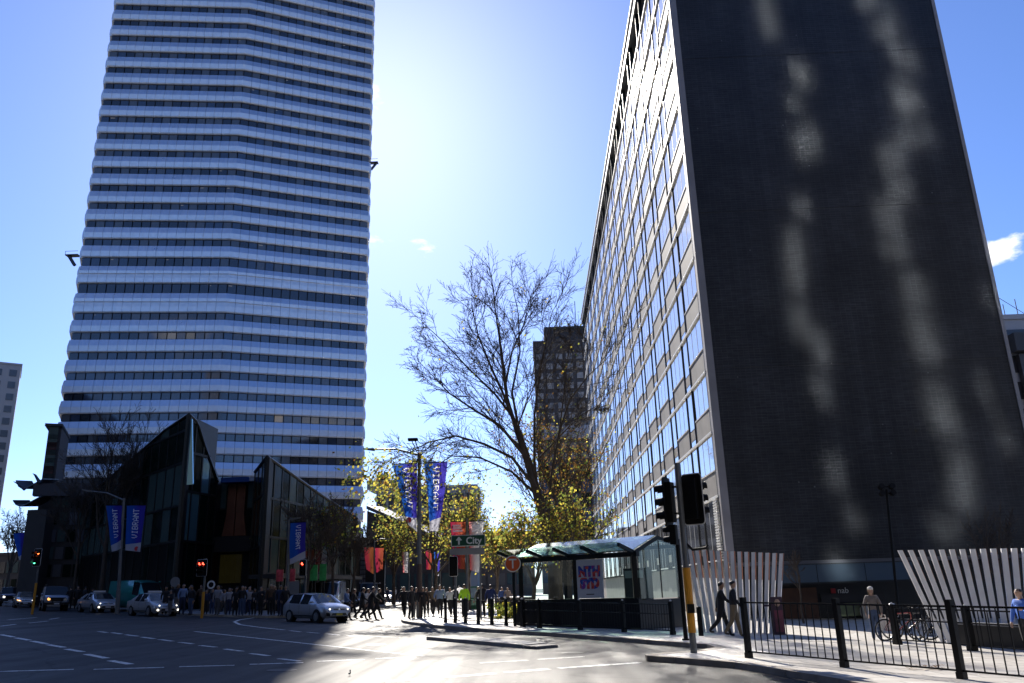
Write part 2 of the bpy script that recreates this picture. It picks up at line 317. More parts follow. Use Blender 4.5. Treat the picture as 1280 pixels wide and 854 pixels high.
# ================================================================== office tower with metal bands
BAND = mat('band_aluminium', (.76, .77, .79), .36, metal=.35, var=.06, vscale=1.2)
BANDU = mat('band_aluminium_sky_tint', (.55, .59, .68), .28, metal=.75, var=.06, vscale=1.2)  # upper facets: the darker, bluer sky they mirror is put into the colour
TGL = mat('tower_glass', (.018, .022, .03), .06, spec=.9)
TGL2 = mat('tower_glass_blind', (.085, .09, .10), .12, spec=.8)
TDK = mat('tower_dark_frame', (.014, .015, .02), .45)
LIT = mat('lit_office', (.36, .32, .26), .6, emit=(1, .82, .6), es=.05)
Cn = Vector((-57.03, 143.85)); uL = Vector((.994, .114)).normalized(); uR = Vector((.92, .39)).normalized()
LL, LR_ = 27.3, 26.6
Pl = Cn - uL*LL; Pr = Cn + uR*LR_
ux = Vector((-.24, .97)).normalized(); Pr2 = Pr+ux*24
uy = Vector((.44, -.90)).normalized(); Pl2 = Pl-uy*24
Pb1 = Pr2+Vector((-.8, .5)).normalized()*14; Pb2 = Pl2+Vector((.8, .7)).normalized()*4
TOW = [Pl2, Pl, Cn, Pr, Pr2, Pb1, Pb2]         # ccw seen from above
TB = gz(-57)+KH
tower = thing('office_tower', 'tall office tower ringed by pale aluminium bands and dark window strips', 'office tower', (Cn.x, Cn.y+12, TB))
Z0, FH = 34.07, 3.835
floors = []                                    # (band bottom, band height)
z = Z0 - FH*8
for i in range(13): floors.append((Z0+FH*(i-8), 2.42))
floors.append((Z0+FH*5, 3.9)); floors.append((59.12, 3.5))
z = 64.4
while z < 152: floors.append((z, 2.42)); z += FH
ZTOP = floors[-1][0]+2.42
def inset(poly, d):
    out = []; n = len(poly)
    for i in range(n):
        a, b, c = poly[i-1], poly[i], poly[(i+1) % n]; n1 = Vector((-(b-a).normalized().y, (b-a).normalized().x)); n2 = Vector((-(c-b).normalized().y, (c-b).normalized().x))
        m = (n1+n2).normalized(); out.append(b+m*d/max(.3, m.dot(n1)))
    return out
core = MB(); core.prism([tuple(p) for p in inset(TOW, .30)], TB-.5, ZTOP-.3); part('core', core, TDK, tower, True)
roof = MB(); roof.prism([tuple(p) for p in inset(TOW, .02)], ZTOP-.3, ZTOP+.4); part('roof', roof, TDK, tower, True)
def panel_mb(b, w, h, org=None, d=None, two=False, ml=0, mr=0):
    """one spandrel panel: knee-shaped front, x along the face, -y outward"""
    prof = [(0.05, 0), (-.34, 0.0), (-.48, .20), (-.48, h*.52), (-.26, h), (.05, h)]
    if two: prof = [(0.05, 0), (-.34, 0), (-.48, .20), (-.48, h*.30), (-.34, h*.52), (-.48, h*.56), (-.48, h*.72), (-.26, h), (.05, h)]
    k = len(prof); i = len(b.v)
    for x, mm in ((.025 if not ml else 0, -ml), (w-.025 if not mr else w, mr)):
        for (y, zz) in prof:
            x_ = x; x = x_-mm*y; p = (x, y, zz)
            if org is not None: p = (org.x+d.x*x-d.y*y, org.y+d.y*x+d.x*y, org.z+zz)
            b.v.append(p); x = x_
    for j in range(k-1):
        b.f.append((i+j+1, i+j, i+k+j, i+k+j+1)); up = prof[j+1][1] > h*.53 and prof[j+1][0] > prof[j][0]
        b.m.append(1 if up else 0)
    b.f.append(tuple(i+j for j in range(k))); b.m.append(0); b.f.append(tuple(i+k+j for j in reversed(range(k)))); b.m.append(0)
NL, NR = 16, 16; MIT = math.tan(uL.angle(uR)/2)
faces = [(Pl, uL, LL, NL), (Cn, uR, LR_, NR)]
rest_faces = [(Pr, ux, (Pr2-Pr).length, 14), (Pl2, uy, (Pl-Pl2).length, 14)]
proto = {}
stuffP = MB(); stuffW = MB(); npan = 0; nwin = 0
order = sorted(range(len(floors)), key=lambda i: abs(floors[i][0]-24))
near = set(sorted([i for i in range(len(floors)) if floors[i][0] > 14])[:9])
rw = random.Random(4)
TGL3 = mat('tower_glass_sky', (.03, .045, .075), .05, spec=1.0)  # bluer panes: reflected sky put into the glass colour
def win_kind(): return rw.choices([0, 1, 2, 3], [.56, .14, 0, .30])[0]
for fi, (zb, h) in enumerate(floors):
    tall = h > 3
    for (o2, d2, L, n) in faces+rest_faces:
        w = L/n; ang = math.atan2(d2.y, d2.x); vis = (o2, d2, L, n) in faces
        for k in range(n):
            p = o2+d2*(w*k); org = Vector((p.x, p.y, zb))
            if vis and fi in near and not tall:
                ml, mr = (MIT if k == 0 and o2 is Cn else 0), (MIT if k == n-1 and o2 is Pl else 0); key = (n, round(w, 3), h, ml, mr)
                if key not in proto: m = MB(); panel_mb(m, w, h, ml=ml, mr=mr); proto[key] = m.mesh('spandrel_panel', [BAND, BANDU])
                link('spandrel_panel', proto[key], tower, org-tower.location, ang); npan += 1
            else: panel_mb(stuffP, w, h, org, d2, tall, MIT if k == 0 and o2 is Cn else 0, MIT if k == n-1 and o2 is Pl else 0)
        # window strip under this band: panes between dark posts
        zt = zb; prev = max([f[0]+f[1] for f in floors if f[0] < zb-.1], default=TB)
        if not vis: continue
        for k in range(n):
            dark = (k % 4 == 3) if fi % 1 == 0 else False
            p = o2+d2*(w*k)
            if vis and fi in near and not tall and zt-prev > .6:
                key = ('w', n, round(w, 3), round(zt-prev, 2))
                kk = 1 if dark else (2 if rw.random() < .012 and 30 < zb < 40 else win_kind())
                if (key, kk) not in proto:
                    m = MB(); m.box(.10, w-.10, -.06, .06, .12, zt-prev-.1); proto[(key, kk)] = m.mesh('window_pane', [TGL, TGL2, LIT, TGL3][kk])
                link('window_pane', proto[(key, kk)], tower, Vector((p.x, p.y, prev))-tower.location, ang); nwin += 1
            else:
                stuffW.cur = 0 if 59 < zb < 60 else (1 if dark else win_kind()); nn = Vector((d2.y, -d2.x)); a = p+d2*.1; c = p+d2*(w-.1)
                if rw.random() < .05:
                    kc = stuffW.cur; stuffW.cur = 2; e = rw.uniform(.2, .9); stuffW.quad(*[(q.x+nn.x*.075, q.y+nn.y*.075, zz_) for q, zz_ in ((a+d2*.1, zt-.42), (a+d2*(.1+e), zt-.42), (a+d2*(.1+e), zt-.30), (a+d2*.1, zt-.30))]); stuffW.cur = kc
                stuffW.quad((a.x+nn.x*.06, a.y+nn.y*.06, prev+.12), (c.x+nn.x*.06, c.y+nn.y*.06, prev+.12), (c.x+nn.x*.06, c.y+nn.y*.06, zt-.1), (a.x+nn.x*.06, a.y+nn.y*.06, zt-.1))
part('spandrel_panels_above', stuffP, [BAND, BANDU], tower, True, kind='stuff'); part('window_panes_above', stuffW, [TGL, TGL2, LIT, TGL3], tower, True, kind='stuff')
# window-cleaning platforms that stick out at two corners
m = MB(); a = AY(96, 322, Pl.y); m.box(a.x-2.0, a.x+.4, a.y-.6, a.y+.6, a.z+.3, a.z+.5); m.bar((a.x-.2, a.y, a.z-1.6), (a.x-1.5, a.y, a.z+.3), .5); m.bar((a.x-2.0, a.y-.6, a.z+1.1), (a.x+.4, a.y-.6, a.z+1.1), .06); m.bar((a.x-1.95, a.y-.6, a.z+.4), (a.x-1.95, a.y-.6, a.z+1.1), .06)
part('cleaning_platform', m, TDK, tower, True)
m = MB(); a = AY(464, 206, Pr.y+1); m.box(a.x-.3, a.x+1.5, a.y-.5, a.y+.5, a.z+.3, a.z+.5); m.bar((a.x, a.y, a.z-1.2), (a.x+1.1, a.y, a.z+.3), .4); m.bar((a.x, a.y-.5, a.z+1.1), (a.x+1.5, a.y-.5, a.z+1.1), .06)
part('cleaning_platform', m, TDK, tower, True)

# ================================================================== dark brick office block on the right
def brick_material():
    m, n, l, b = node_mat('dark_glazed_brick')
    t = n.new('ShaderNodeTexCoord'); mp = n.new('ShaderNodeMapping'); mp.inputs['Rotation'].default_value = (R(90), 0, 0)
    sx = n.new('ShaderNodeSeparateXYZ'); cx = n.new('ShaderNodeCombineXYZ'); l.new(t.outputs['Object'], sx.inputs[0]); l.new(sx.outputs[0], cx.inputs[0]); l.new(sx.outputs[2], cx.inputs[1])
    br = n.new('ShaderNodeTexBrick'); br.inputs['Scale'].default_value = 1; br.inputs['Brick Width'].default_value = .30; br.inputs['Row Height'].default_value = .15; br.inputs['Mortar Size'].default_value = .012; br.inputs['Mortar Smooth'].default_value = .2; br.offset = 0.0
    br.inputs['Color1'].default_value = (.018, .019, .022, 1); br.inputs['Color2'].default_value = (.025, .026, .03, 1); br.inputs['Mortar'].default_value = (.036, .036, .037, 1)
    l.new(cx.outputs[0], br.inputs[0])
    v = n.new('ShaderNodeTexNoise'); v.inputs['Scale'].default_value = .35; v.inputs['Detail'].default_value = 8; l.new(t.outputs['Object'], v.inputs[0])
    st = n.new('ShaderNodeMapping'); st.inputs['Scale'].default_value = (1.5, 1, 14); l.new(t.outputs['Object'], st.inputs[0])
    v2 = n.new('ShaderNodeTexNoise'); v2.inputs['Scale'].default_value = .8; v2.inputs['Detail'].default_value = 5; l.new(st.outputs[0], v2.inputs[0])
    # a few chipped, pale bricks
    vo = n.new('ShaderNodeTexVoronoi'); vo.inputs['Scale'].default_value = 1.1; sc = n.new('ShaderNodeMapping'); sc.inputs['Scale'].default_value = (1, 1, 2.2); l.new(cx.outputs[0], sc.inputs[0]); l.new(sc.outputs[0], vo.inputs[0])
    lt = n.new('ShaderNodeMath'); lt.operation = 'LESS_THAN'; lt.inputs[1].default_value = .05; l.new(vo.outputs['Distance'], lt.inputs[0])
    v3 = n.new('ShaderNodeTexNoise'); v3.inputs['Scale'].default_value = .22; l.new(t.outputs['Object'], v3.inputs[0]); gt = n.new('ShaderNodeMath'); gt.operation = 'GREATER_THAN'; gt.inputs[1].default_value = .52; l.new(v3.outputs[0], gt.inputs[0])
    mm = n.new('ShaderNodeMath'); mm.operation = 'MULTIPLY'; l.new(lt.outputs[0], mm.inputs[0]); l.new(gt.outputs[0], mm.inputs[1])
    m1 = n.new('ShaderNodeMixRGB'); m1.blend_type = 'OVERLAY'; m1.inputs[0].default_value = .9; l.new(br.outputs[0], m1.inputs[1]); l.new(v.outputs[0], m1.inputs[2])
    m2 = n.new('ShaderNodeMixRGB'); m2.blend_type = 'OVERLAY'; m2.inputs[0].default_value = .75; l.new(m1.outputs[0], m2.inputs[1]); l.new(v2.outputs[0], m2.inputs[2])
    sk = n.new('ShaderNodeMapping'); sk.inputs['Scale'].default_value = (1.1, 1, .045); l.new(t.outputs['Object'], sk.inputs[0]); v4 = n.new('ShaderNodeTexNoise'); v4.inputs['Scale'].default_value = 1; v4.inputs['Detail'].default_value = 7; l.new(sk.outputs[0], v4.inputs[0])
    m4 = n.new('ShaderNodeMixRGB'); m4.blend_type = 'OVERLAY'; m4.inputs[0].default_value = .7; l.new(m2.outputs[0], m4.inputs[1]); l.new(v4.outputs[0], m4.inputs[2]); m2 = m4
    m3 = n.new('ShaderNodeMixRGB'); m3.inputs[2].default_value = (.10, .10, .10, 1); l.new(mm.outputs[0], m3.inputs[0]); l.new(m2.outputs[0], m3.inputs[1])
    l.new(m3.outputs[0], b.inputs[0]); b.inputs['Roughness'].default_value = .42; b.inputs['Specular IOR Level'].default_value = .35
    bp = n.new('ShaderNodeBump'); bp.inputs['Strength'].default_value = .5; bp.inputs['Distance'].default_value = .01; bp.invert = True; l.new(br.outputs['Fac'], bp.inputs['Height']); l.new(bp.outputs[0], b.inputs['Normal'])
    return m
BRICK = brick_material()
PAN = mat('facade_panel', (.22, .21, .20), .7, var=.18, vscale=.8)
PAN2 = mat('facade_panel_slot', (.19, .175, .16), .7, var=.15, vscale=.8)
WHT = mat('facade_white_trim', (.72, .72, .70), .5, var=.08)
MUL = mat('facade_mullion', (.03, .032, .035), .45, metal=.3)
FGL = mat('facade_glass', (.44, .45, .46), .06, metal=.85)
CNR = mat('corner_concrete', (.27, .265, .28), .6, var=.15, vscale=.7)
BX0, BX1, BY0, BY1 = 9.9, 26.63, 44.0, 141.0
zg = gz(14)
bld = thing('brick_office_block', 'tall office block with dark brick end wall and gridded window facade', 'office building', (18, 80, zg))
BTOP = 48.3
lines = [6.15+3.455*k for k in range(12)]      # floor ledges
b = MB(); b.box(BX0+.5, BX1-.3, BY0+.3, BY1-.3, 2.75, BTOP-.6); part('structure_core', b, TDK, bld, True)
# end wall: brick fields between recessed movement joints
jz = [2.65, 13.1, 22.6, 33.2, BTOP]
for z0, z1 in zip(jz, jz[1:]): b = MB(); b.box(BX0+.42, BX1-.22, BY0, BY0+.28, z0+.016, z1-.016); part('brick_wall', b, BRICK, bld, True); b = MB(); b.box(BX0+.42, BX1-.22, BY0+.025, BY0+.27, z1-.015, z1+.015); part('movement_joint', b, mat('joint_sealant', (.10, .10, .105), .7), bld, True)
b = MB(); b.box(BX0-.02, BX0+.40, BY0-.06, BY0+.42, 2.65, BTOP+.1); part('corner_pilaster', b, CNR, bld, True)
b = MB(); b.box(BX1-.20, BX1, BY0-.05, BY0+.4, 2.65, BTOP+.1); part('edge_trim', b, CNR, bld, True)
b = MB(); b.box(BX1-.2, BX1-.02, BY0+.42, BY1, 2.65, BTOP); part('side_wall', b, PAN, bld, True)
b = MB(); b.box(BX0+.42, BX1-.22, BY0+.01, BY0+14, 2.5, 2.66); part('soffit', b, mat('soffit_paint', (.12, .12, .13), .6), bld, True)
b = MB(); b.box(BX0-.12, BX0+.6, BY0+.44, BY1, BTOP-.95, BTOP+.0); part('parapet', b, mat('parapet_dark', (.10, .11, .12), .5), bld, True)
b = MB(); b.box(BX0-.25, BX0+.6, BY0+.44, BY1+.1, BTOP+.003, BTOP+.2); part('coping', b, WHT, bld, True)
b = MB(); b.box(BX0+.6, BX1-.2, BY0+.2, BY1, BTOP-.5, BTOP-.1); part('roof', b, TDK, bld, True)
BAY, NB = 6.37, 15
rf = random.Random(5)
NEARB = 9
far = {k: MB() for k in ('window', 'spandrel_panel', 'slot_window', 'slot_panel')}
def fbox(b, x0, x1, y0, y1, z0, z1): b.box(x0, x1, y0, y1, z0, z1)
shared = {}
def fpart(name, w, h, t, matl, y, z):
    key = (name, round(w, 2), round(h, 2))
    if key not in shared: m = MB(); m.box(0, t, 0, w, 0, h); shared[key] = m.mesh(name, matl)
    return link(name, shared[key], bld, Vector((BX0+.06, y, z))-bld.location)
allines = [2.75]+lines
for fi, zl in enumerate(allines[:-1]):
    zt = allines[fi+1]                          # ledge above this storey
    H = zt-zl
    for bi in range(NB):
        y0 = BY0+.62+BAY*bi
        wz = zt-1.98 if fi else zl+.15
        segs = [('window', y0+.05, 4.35, wz, zt-wz-.1), ('spandrel_panel', y0+.05, 4.35, zl+.14, wz-zl-.2),
                ('slot_window', y0+4.50, 1.82, zt-2.30, 2.2), ('slot_panel', y0+4.50, 1.82, zl+.50, H-2.30-.56), ('slot_window', y0+4.50, 1.82, zl+.14, .32)]
        for (nm, yy, w, zz, h) in segs:
            if h < .1: continue
            ml = {'window': FGL, 'spandrel_panel': PAN, 'slot_window': FGL, 'slot_panel': PAN2}[nm]
            if bi < NEARB and not (nm.startswith('slot') and h < .6 and bi > 5):
                o = fpart(nm, w, h, .25, ml, yy, zz)
                if 'window' in nm: o.rotation_euler = (0, R(rf.gauss(0, .12)), R(rf.gauss(0, .12)))
                if nm == 'window':
                    k = ('bars', round(h, 2))
                    if k not in shared:
                        m = MB()
                        for q in (w/3, 2*w/3): m.box(-.012, .04, q-.025, q+.025, 0, h)
                        m.box(-.05, .10, -.02, w+.02, -.07, -.005); shared[k] = m.mesh('window_frame', [WHT])
                    link('window_frame', shared[k], o)
            else: far[nm].box(BX0+.06, BX0+.31, yy, yy+w, zz, zz+h)
for nm, ml in (('window', FGL), ('spandrel_panel', PAN), ('slot_window', FGL), ('slot_panel', PAN2)): part('far_'+nm+'s', far[nm], ml, bld, True, kind='stuff')
for zl in lines:
    m = MB(); m.box(BX0-.06, BX0+.3, BY0+.44, BY1, zl-.05, zl+.08); part('ledge', m, WHT, bld, True)
for bi in range(NB):
    for q in (-.03, 4.41):
        m = MB(); y = BY0+.62+BAY*bi+q; m.box(BX0+.0, BX0+.3, y-.0, y+.08, 2.75, BTOP-.9); part('mullion', m, MUL, bld, True)
m = MB(); m.box(BX0+.05, BX0+.4, BY0+.44, BY0+.6, 2.75, BTOP-1); part('end_strip', m, WHT, bld, True)
for k in range(22): m = MB(); z = 2.95+.145*k; m.box(BX0-.12, BX0+.1, BY0+.66, BY0+1.6, z, z+.07); part('vent_louvre', m, WHT, bld, True)
# ground storey: shopfront set back under the wall, glazed fascia above it
b = MB(); b.box(BX0+1.0, BX1, BY0+2.4, BY0+2.6, gz(26)-.1, 2.5); part('shop_wall', b, mat('shop_dark', (.02, .019, .018), .5), bld, True)
b = MB(); b.box(BX0+.5, BX0+1.0, BY0+1.2, BY1-1, gz(26)-.1, 2.74); part('base_wall', b, PAN, bld, True)
AW = mat('fascia_glass', (.10, .14, .18), .12, metal=.3, spec=.8)
for k in range(3):
    x0 = 11.9+k*2.45
    b = MB(); b.box(x0, x0+2.41, BY0-.32, BY0-.26, 1.58, 2.44); part('fascia_panel', b, AW, bld, True)
b = MB(); b.box(11.7, 20.2, BY0-.255, BY0+2.3, 2.447, 2.495); b.box(11.7, 20.2, BY0-.25, BY0-.15, 1.5, 2.446); part('fascia_frame', b, MUL, bld, True)
b = MB(); b.box(12.6, 15.0, BY0+2.2, BY0+2.39, gz(13), 1.3); part('timber_panel', b, mat('brown_timber', (.10, .045, .025), .6, var=.3, vscale=2), bld, True)
b = MB(); b.box(15.2, 18.6, BY0+2.25, BY0+2.39, .5, .95); part('shop_window', b, mat('shop_window_dim', (.06, .055, .05), .15), bld, True)
b = MB(); b.box(16.1, 17.9, BY0+2.1, BY0+2.2, gz(16)+.25, .45); PO = part('shop_poster', b, mat('poster_green', (.16, .19, .10), .6, var=.5, vscale=1.6), bld, True)
b = MB(); b.ball((17.4, BY0+2.05, .0), .32, .1, .42); b.ball((17.4, BY0+2.05, .4), .13, .1, .15); part('poster_figure', b, mat('poster_white', (.5, .5, .48), .6, var=.3), PO, True)
b = MB(); b.box(15.75, 15.98, BY0+2.1, BY0+2.2, .98, 1.22); part('sign_star', b, mat('sign_red', (.4, .02, .02), .5), bld, True)
text_obj('sign_letters', 'nab', .42, mat('sign_white', (.75, .75, .73), .5), bld, frame_mtx(Vector((16.4, BY0+2.17, 1.1))-bld.location, (1, 0, 0), (0, 0, 1)))
# ================================================================== glass podium buildings at the foot of the tower
DGL = mat('podium_glass', (.005, .013, .010), .10, spec=.10)
DGL2 = mat('podium_glass_pale', (.062, .10, .092), .16, spec=.35)
DGL3 = mat('podium_glass_cyan_reflection', (.20, .38, .44), .08, metal=.6)  # bright cyan reflections put into the glass colour
PFR = mat('podium_steel', (.018, .022, .022), .4, metal=.3)
BLK = mat('black_cladding', (.012, .012, .013), .5)
rg = random.Random(11); PBASE = mat('podium_base_shade', (.006, .007, .007), .3, spec=.12)  # near-black ground panes: shade of the recessed base put into their colour
def lerp(a, b, t): return a+(b-a)*t
def facet(root, A, B, zt, rows, nx, mats, wts, zb=None, gap=.16, back=12, cellname='glass_pane'):
    """glazed wall from A to B (xy); zt(t) is the roof line, rows the heights of the horizontal bars; each pane is a part"""
    A, B = Vector(A[:2]), Vector(B[:2]); d = (B-A).normalized(); n = Vector((d.y, -d.x)); zb = gz(A.x)+KH if zb is None else zb
    rows = [zb]+list(rows)
    def pt(t, z, o=0): p = A+(B-A)*t+n*o; return Vector((p.x, p.y, z))
    for i in range(nx):
        t0, t1 = i/nx, (i+1)/nx; e = gap/2/(B-A).length
        for j, z0 in enumerate(rows):
            z1 = rows[j+1] if j+1 < len(rows) else 99
            za, zc = min(z1, zt(t0+e))-gap/2, min(z1, zt(t1-e))-gap/2; z_ = z0+gap/2
            if max(za, zc) < z_+.15: continue
            pts = [pt(t0+e, z_), pt(t1-e, z_)]
            if zc > z_+.05: pts.append(pt(t1-e, zc))
            if za > z_+.05: pts.append(pt(t0+e, za))
            if len(pts) < 3: continue
            m = MB(); m.plate(pts, .05, (n.x, n.y, 0)); part(cellname, m, rg.choices(mats, wts)[0] if j or rows[1] < 4 else (PBASE if rg.random() < .8 else mats[0]), root, True)
    m = MB()
    for i in range(nx+1): m.bar(pt(i/nx, zb, -.06), pt(i/nx, zt(i/nx)-.02, -.06), .16, .22, up=Vector((n.x, n.y, 0)))
    part('glazing_bars', m, PFR, root, True)
    for z in rows[1:]:
        ts = [k/40 for k in range(41) if zt(k/40) > z]
        if len(ts) > 1: m = MB(); m.bar(pt(ts[0], z, -.03), pt(ts[-1], z, -.03), .2, .2); part('transom', m, PFR, root, True)
    m = MB(); m.tube([pt(k/10, zt(k/10), .02) for k in range(11)], .13, 6); part('roof_edge', m, PFR, root, True)
    m = MB(); pts = [pt(k/10, zt(k/10)-.1, -.2) for k in range(11)]
    for a, b in zip(pts, pts[1:]): m.hexa([(a.x, a.y, zb), (b.x, b.y, zb), (b.x, b.y+back, zb), (a.x, a.y+back, zb), a, b, (b.x, b.y+back, b.z), (a.x, a.y+back, a.z)])
    part('interior', m, BLK, root, True)
def curve(vals): return lambda t: lerp(vals[min(int(t*(len(vals)-1)), len(vals)-2)], vals[min(int(t*(len(vals)-1)), len(vals)-2)+1], t*(len(vals)-1)-min(int(t*(len(vals)-1)), len(vals)-2))
# left pavilion: long facet running back to the left, peak, short facet on the right
rid = AY(236, 520, 66); lft = AY(112, 612, 86); rgt = AY(272, 602, 71)
pav = thing('glass_pavilion', 'dark glass pavilion rising to a sharp peak in front of the tower', 'building', (rid.x, rid.y, gz(rid.x)+KH))
zr = AY(236, 518, 66).z
roofl = curve([AY(112, 616, 86).z, AY(131, 602, 82).z, AY(155, 583, 78).z, AY(178, 562, 74).z, AY(206, 538, 70).z, zr])
facet(pav, lft, rid, roofl, [6.2, 9.0, 12.5, 15.2], 13, [DGL, DGL2], [.55, .45], back=6)
roofr = curve([zr, AY(247, 528, 67.2).z, AY(257, 556, 68.5).z, AY(266, 580, 69.8).z, AY(276, 602, 71).z])
facet(pav, rid, rgt, roofr, [6.2, 10.2, 13.4, 16], 4, [DGL, DGL2, DGL3], [.45, .2, .35], back=1.5)
# long mirror fin at the peak
m = MB(); a = AY(239, 524, 65.7); c = AY(237, 606, 65.7); m.hexa([c+Vector((-.25, 0, 0)), c+Vector((.3, -.1, 0)), c+Vector((.3, .1, 0)), c+Vector((-.25, .2, 0)), a+Vector((-.05, 0, 0)), a+Vector((.1, -.1, 0)), a+Vector((.1, .1, 0)), a+Vector((-.05, .2, 0))]); part('mirror_fin', m, DGL3, pav, True)
# central entrance block
ea = AY(266, 640, 72); eb = AY(331, 640, 72); eg = gz(ea.x)+KH
ent = thing('entrance_block', 'dark entrance block with copper column and blue canopy between the two glass peaks', 'building', (ea.x, ea.y, eg))
zt = AY(300, 600, 72).z; zf0 = AY(300, 690, 72).z; zf1 = AY(300, 671, 72).z
m = MB(); m.box(ea.x-.3, eb.x, 72.8, 84, eg, zt); part('block', m, BLK, ent, True)
m = MB(); m.box(ea.x-.5, eb.x+.2, 71.2, 72.78, zf0, zf1); part('fascia', m, BLK, ent, True)
for k in range(5):
    for j in range(2):
        x0 = lerp(ea.x, eb.x, k/5)+.05; x1 = lerp(ea.x, eb.x, (k+1)/5)-.05; z0 = lerp(zf1, zt, j/2)+.06; z1 = lerp(zf1, zt, (j+1)/2)-.06
        m = MB(); m.box(x0, x1, 72.6, 72.79, z0, z1); part('glass_pane', m, DGL2 if j and k in (0, 3) else DGL, ent, True)
COP = mat('copper_panel', (.25, .095, .05), .45, metal=.4, var=.2, vscale=.6)
xa, xb = AY(281, 650, 72).x, AY(303, 650, 72).x; xm = (xa+xb)/2
for s0, s1 in ((xa, xm-.04), (xm+.04, xb)):
    m = MB(); fl = .35
    zm = zf1+.12; zk = lerp(zf1, zt, .4)
    o0 = .3 if s0 == xa else 0; o1 = .3 if s1 == xb else 0
    m.hexa([(s0-o0, 72.3, zm), (s1+o1, 72.3, zm), (s1+o1, 72.58, zm), (s0-o0, 72.58, zm), (s0, 72.3, zk), (s1, 72.3, zk), (s1, 72.58, zk), (s0, 72.58, zk)])
    m.hexa([(s0, 72.3, zk), (s1, 72.3, zk), (s1, 72.58, zk), (s0, 72.58, zk), (s0, 72.3, zt-.3), (s1, 72.3, zt-.3), (s1, 72.58, zt-.3), (s0, 72.58, zt-.3)]); part('copper_column', m, COP, ent, True)
m = MB(); cx0, cx1 = AY(277, 606, 71.5).x, AY(312, 606, 71.5).x; m.box(cx0, cx1, 71.2, 72.5, zt-.28, zt+.14); part('blue_canopy', m, mat('blue_canopy', (.03, .08, .28), .3), ent, True)
m = MB(); m.box(cx1+.02, AY(320, 606, 71.5).x, 71.3, 72.5, zt-.22, zt+.1); part('canopy_end', m, mat('pale_sign', (.45, .5, .6), .4), ent, True)
wx0, wx1 = AY(272, 700, 72).x, AY(299, 700, 72).x; wz0, wz1 = AY(285, 729, 72).z, AY(285, 693, 72).z
for k in range(4):
    m = MB(); m.box(lerp(wx0, wx1, k/4)+.03, lerp(wx0, wx1, (k+1)/4)-.03, 72.5, 72.78, wz0, wz1); part('lobby_window', m, mat('lobby_window', (.03, .027, .010), .2, emit=(.6, .5, .12), es=.005, var=.5, vscale=.9), ent, True)
xx0, xx1 = AY(258, 700, 72).x, AY(268, 700, 72).x
m = MB(); m.box(xx0, xx1, 71.4, 72.75, eg, zf0-.01); part('red_wall', m, mat('dark_red_wall', (.05, .014, .01), .6), ent, True)
# right pavilion
rid2 = AY(334, 571, 64); l2 = AY(319, 590, 70); r2 = AY(446, 648, 84)
pv2 = thing('glass_pavilion', 'dark glass pavilion with a low peak right of the copper column', 'building', (rid2.x, rid2.y, gz(rid2.x)+KH))
z2 = AY(334, 571, 64).z
facet(pv2, l2, rid2, curve([AY(318, 590, 70).z, z2]), [5.5, 9.5], 3, [DGL, DGL2], [.7, .3], back=3)
facet(pv2, rid2, r2, curve([z2, AY(368, 595, 69).z, AY(398, 616, 74).z, AY(424, 633, 79).z, AY(446, 648, 84).z]), [3.4, 6.2, 9.2], 14, [DGL, DGL2, mat('podium_glass_blue', (.02, .06, .09), .15, spec=.3)], [.5, .25, .25], back=3)
m = MB(); m.bar((lerp(rid2.x, r2.x, .05), lerp(rid2.y, r2.y, .05)-1, 3.2), (lerp(rid2.x, r2.x, .98), lerp(rid2.y, r2.y, .98)-1, 3.2), 2.2, .3); part('awning', m, BLK, pv2, True)
# grey gridded screen by the tower foot
a = AY(436, 700, 88); c = AY(457, 700, 88)
scr = thing('tiled_screen', 'grey gridded screen wall at the foot of the tower', 'wall', (a.x, a.y, gz(a.x)+KH))
zz = AY(446, 672, 88).z; GRY = mat('screen_grey', (.16, .16, .17), .6, var=.2)
m = MB(); m.box(a.x, c.x+2, 88.2, 88.6, gz(a.x), zz); part('backing', m, BLK, scr, True)
for i in range(9):
    for j in range(14):
        x0 = a.x+(c.x-a.x)*i/9; z0 = gz(a.x)+KH+.2+(zz-gz(a.x)-.4)*j/14
        m = MB(); m.box(x0+.04, x0+(c.x-a.x)/9-.04, 88.1, 88.19, z0+.05, z0+(zz-gz(a.x)-.4)/14-.05); part('tile', m, GRY, scr, True)

# ================================================================== other buildings
def block(name, label, x0, x1, y0, y1, z1, m, wm, nx, nz, zb0=2.0, gapx=.25, gapz=.35, sides=False, cat='building', roof_m=None, depth=.12, extra=None, mw=None, wz1=None):
    g0 = gz((x0+x1)/2)+(KH if -75 < x0 < 120 else -.3)
    t = thing(name, label, cat, ((x0+x1)/2, y0, g0))
    b = MB(); b.box(x0, x1, y0, y1, g0-2, z1); part('wall', b, m, t, True)
    b = MB(); b.box(x0-.2, x1+.2, y0-.2, y1+.2, z1+.003, z1+.5); part('roof', b, roof_m or m, t, True)
    zz1 = wz1 or z1-.6
    sh = {}
    w, h = (x1-x0)/nx, (zz1-g0-zb0)/nz
    for i in range(nx):
        for j in range(nz):
            wmat = wm if not isinstance(wm, list) else rg.choice(wm)
            if wmat not in sh: q = MB(); q.box(0, w*(1-gapx), -depth, .02, 0, h*(1-gapz)); sh[wmat] = q.mesh('window', wmat)
            link('window', sh[wmat], t, Vector((x0+w*(i+gapx/2), y0, g0+zb0+h*(j+gapz/2)))-t.location)
    return t
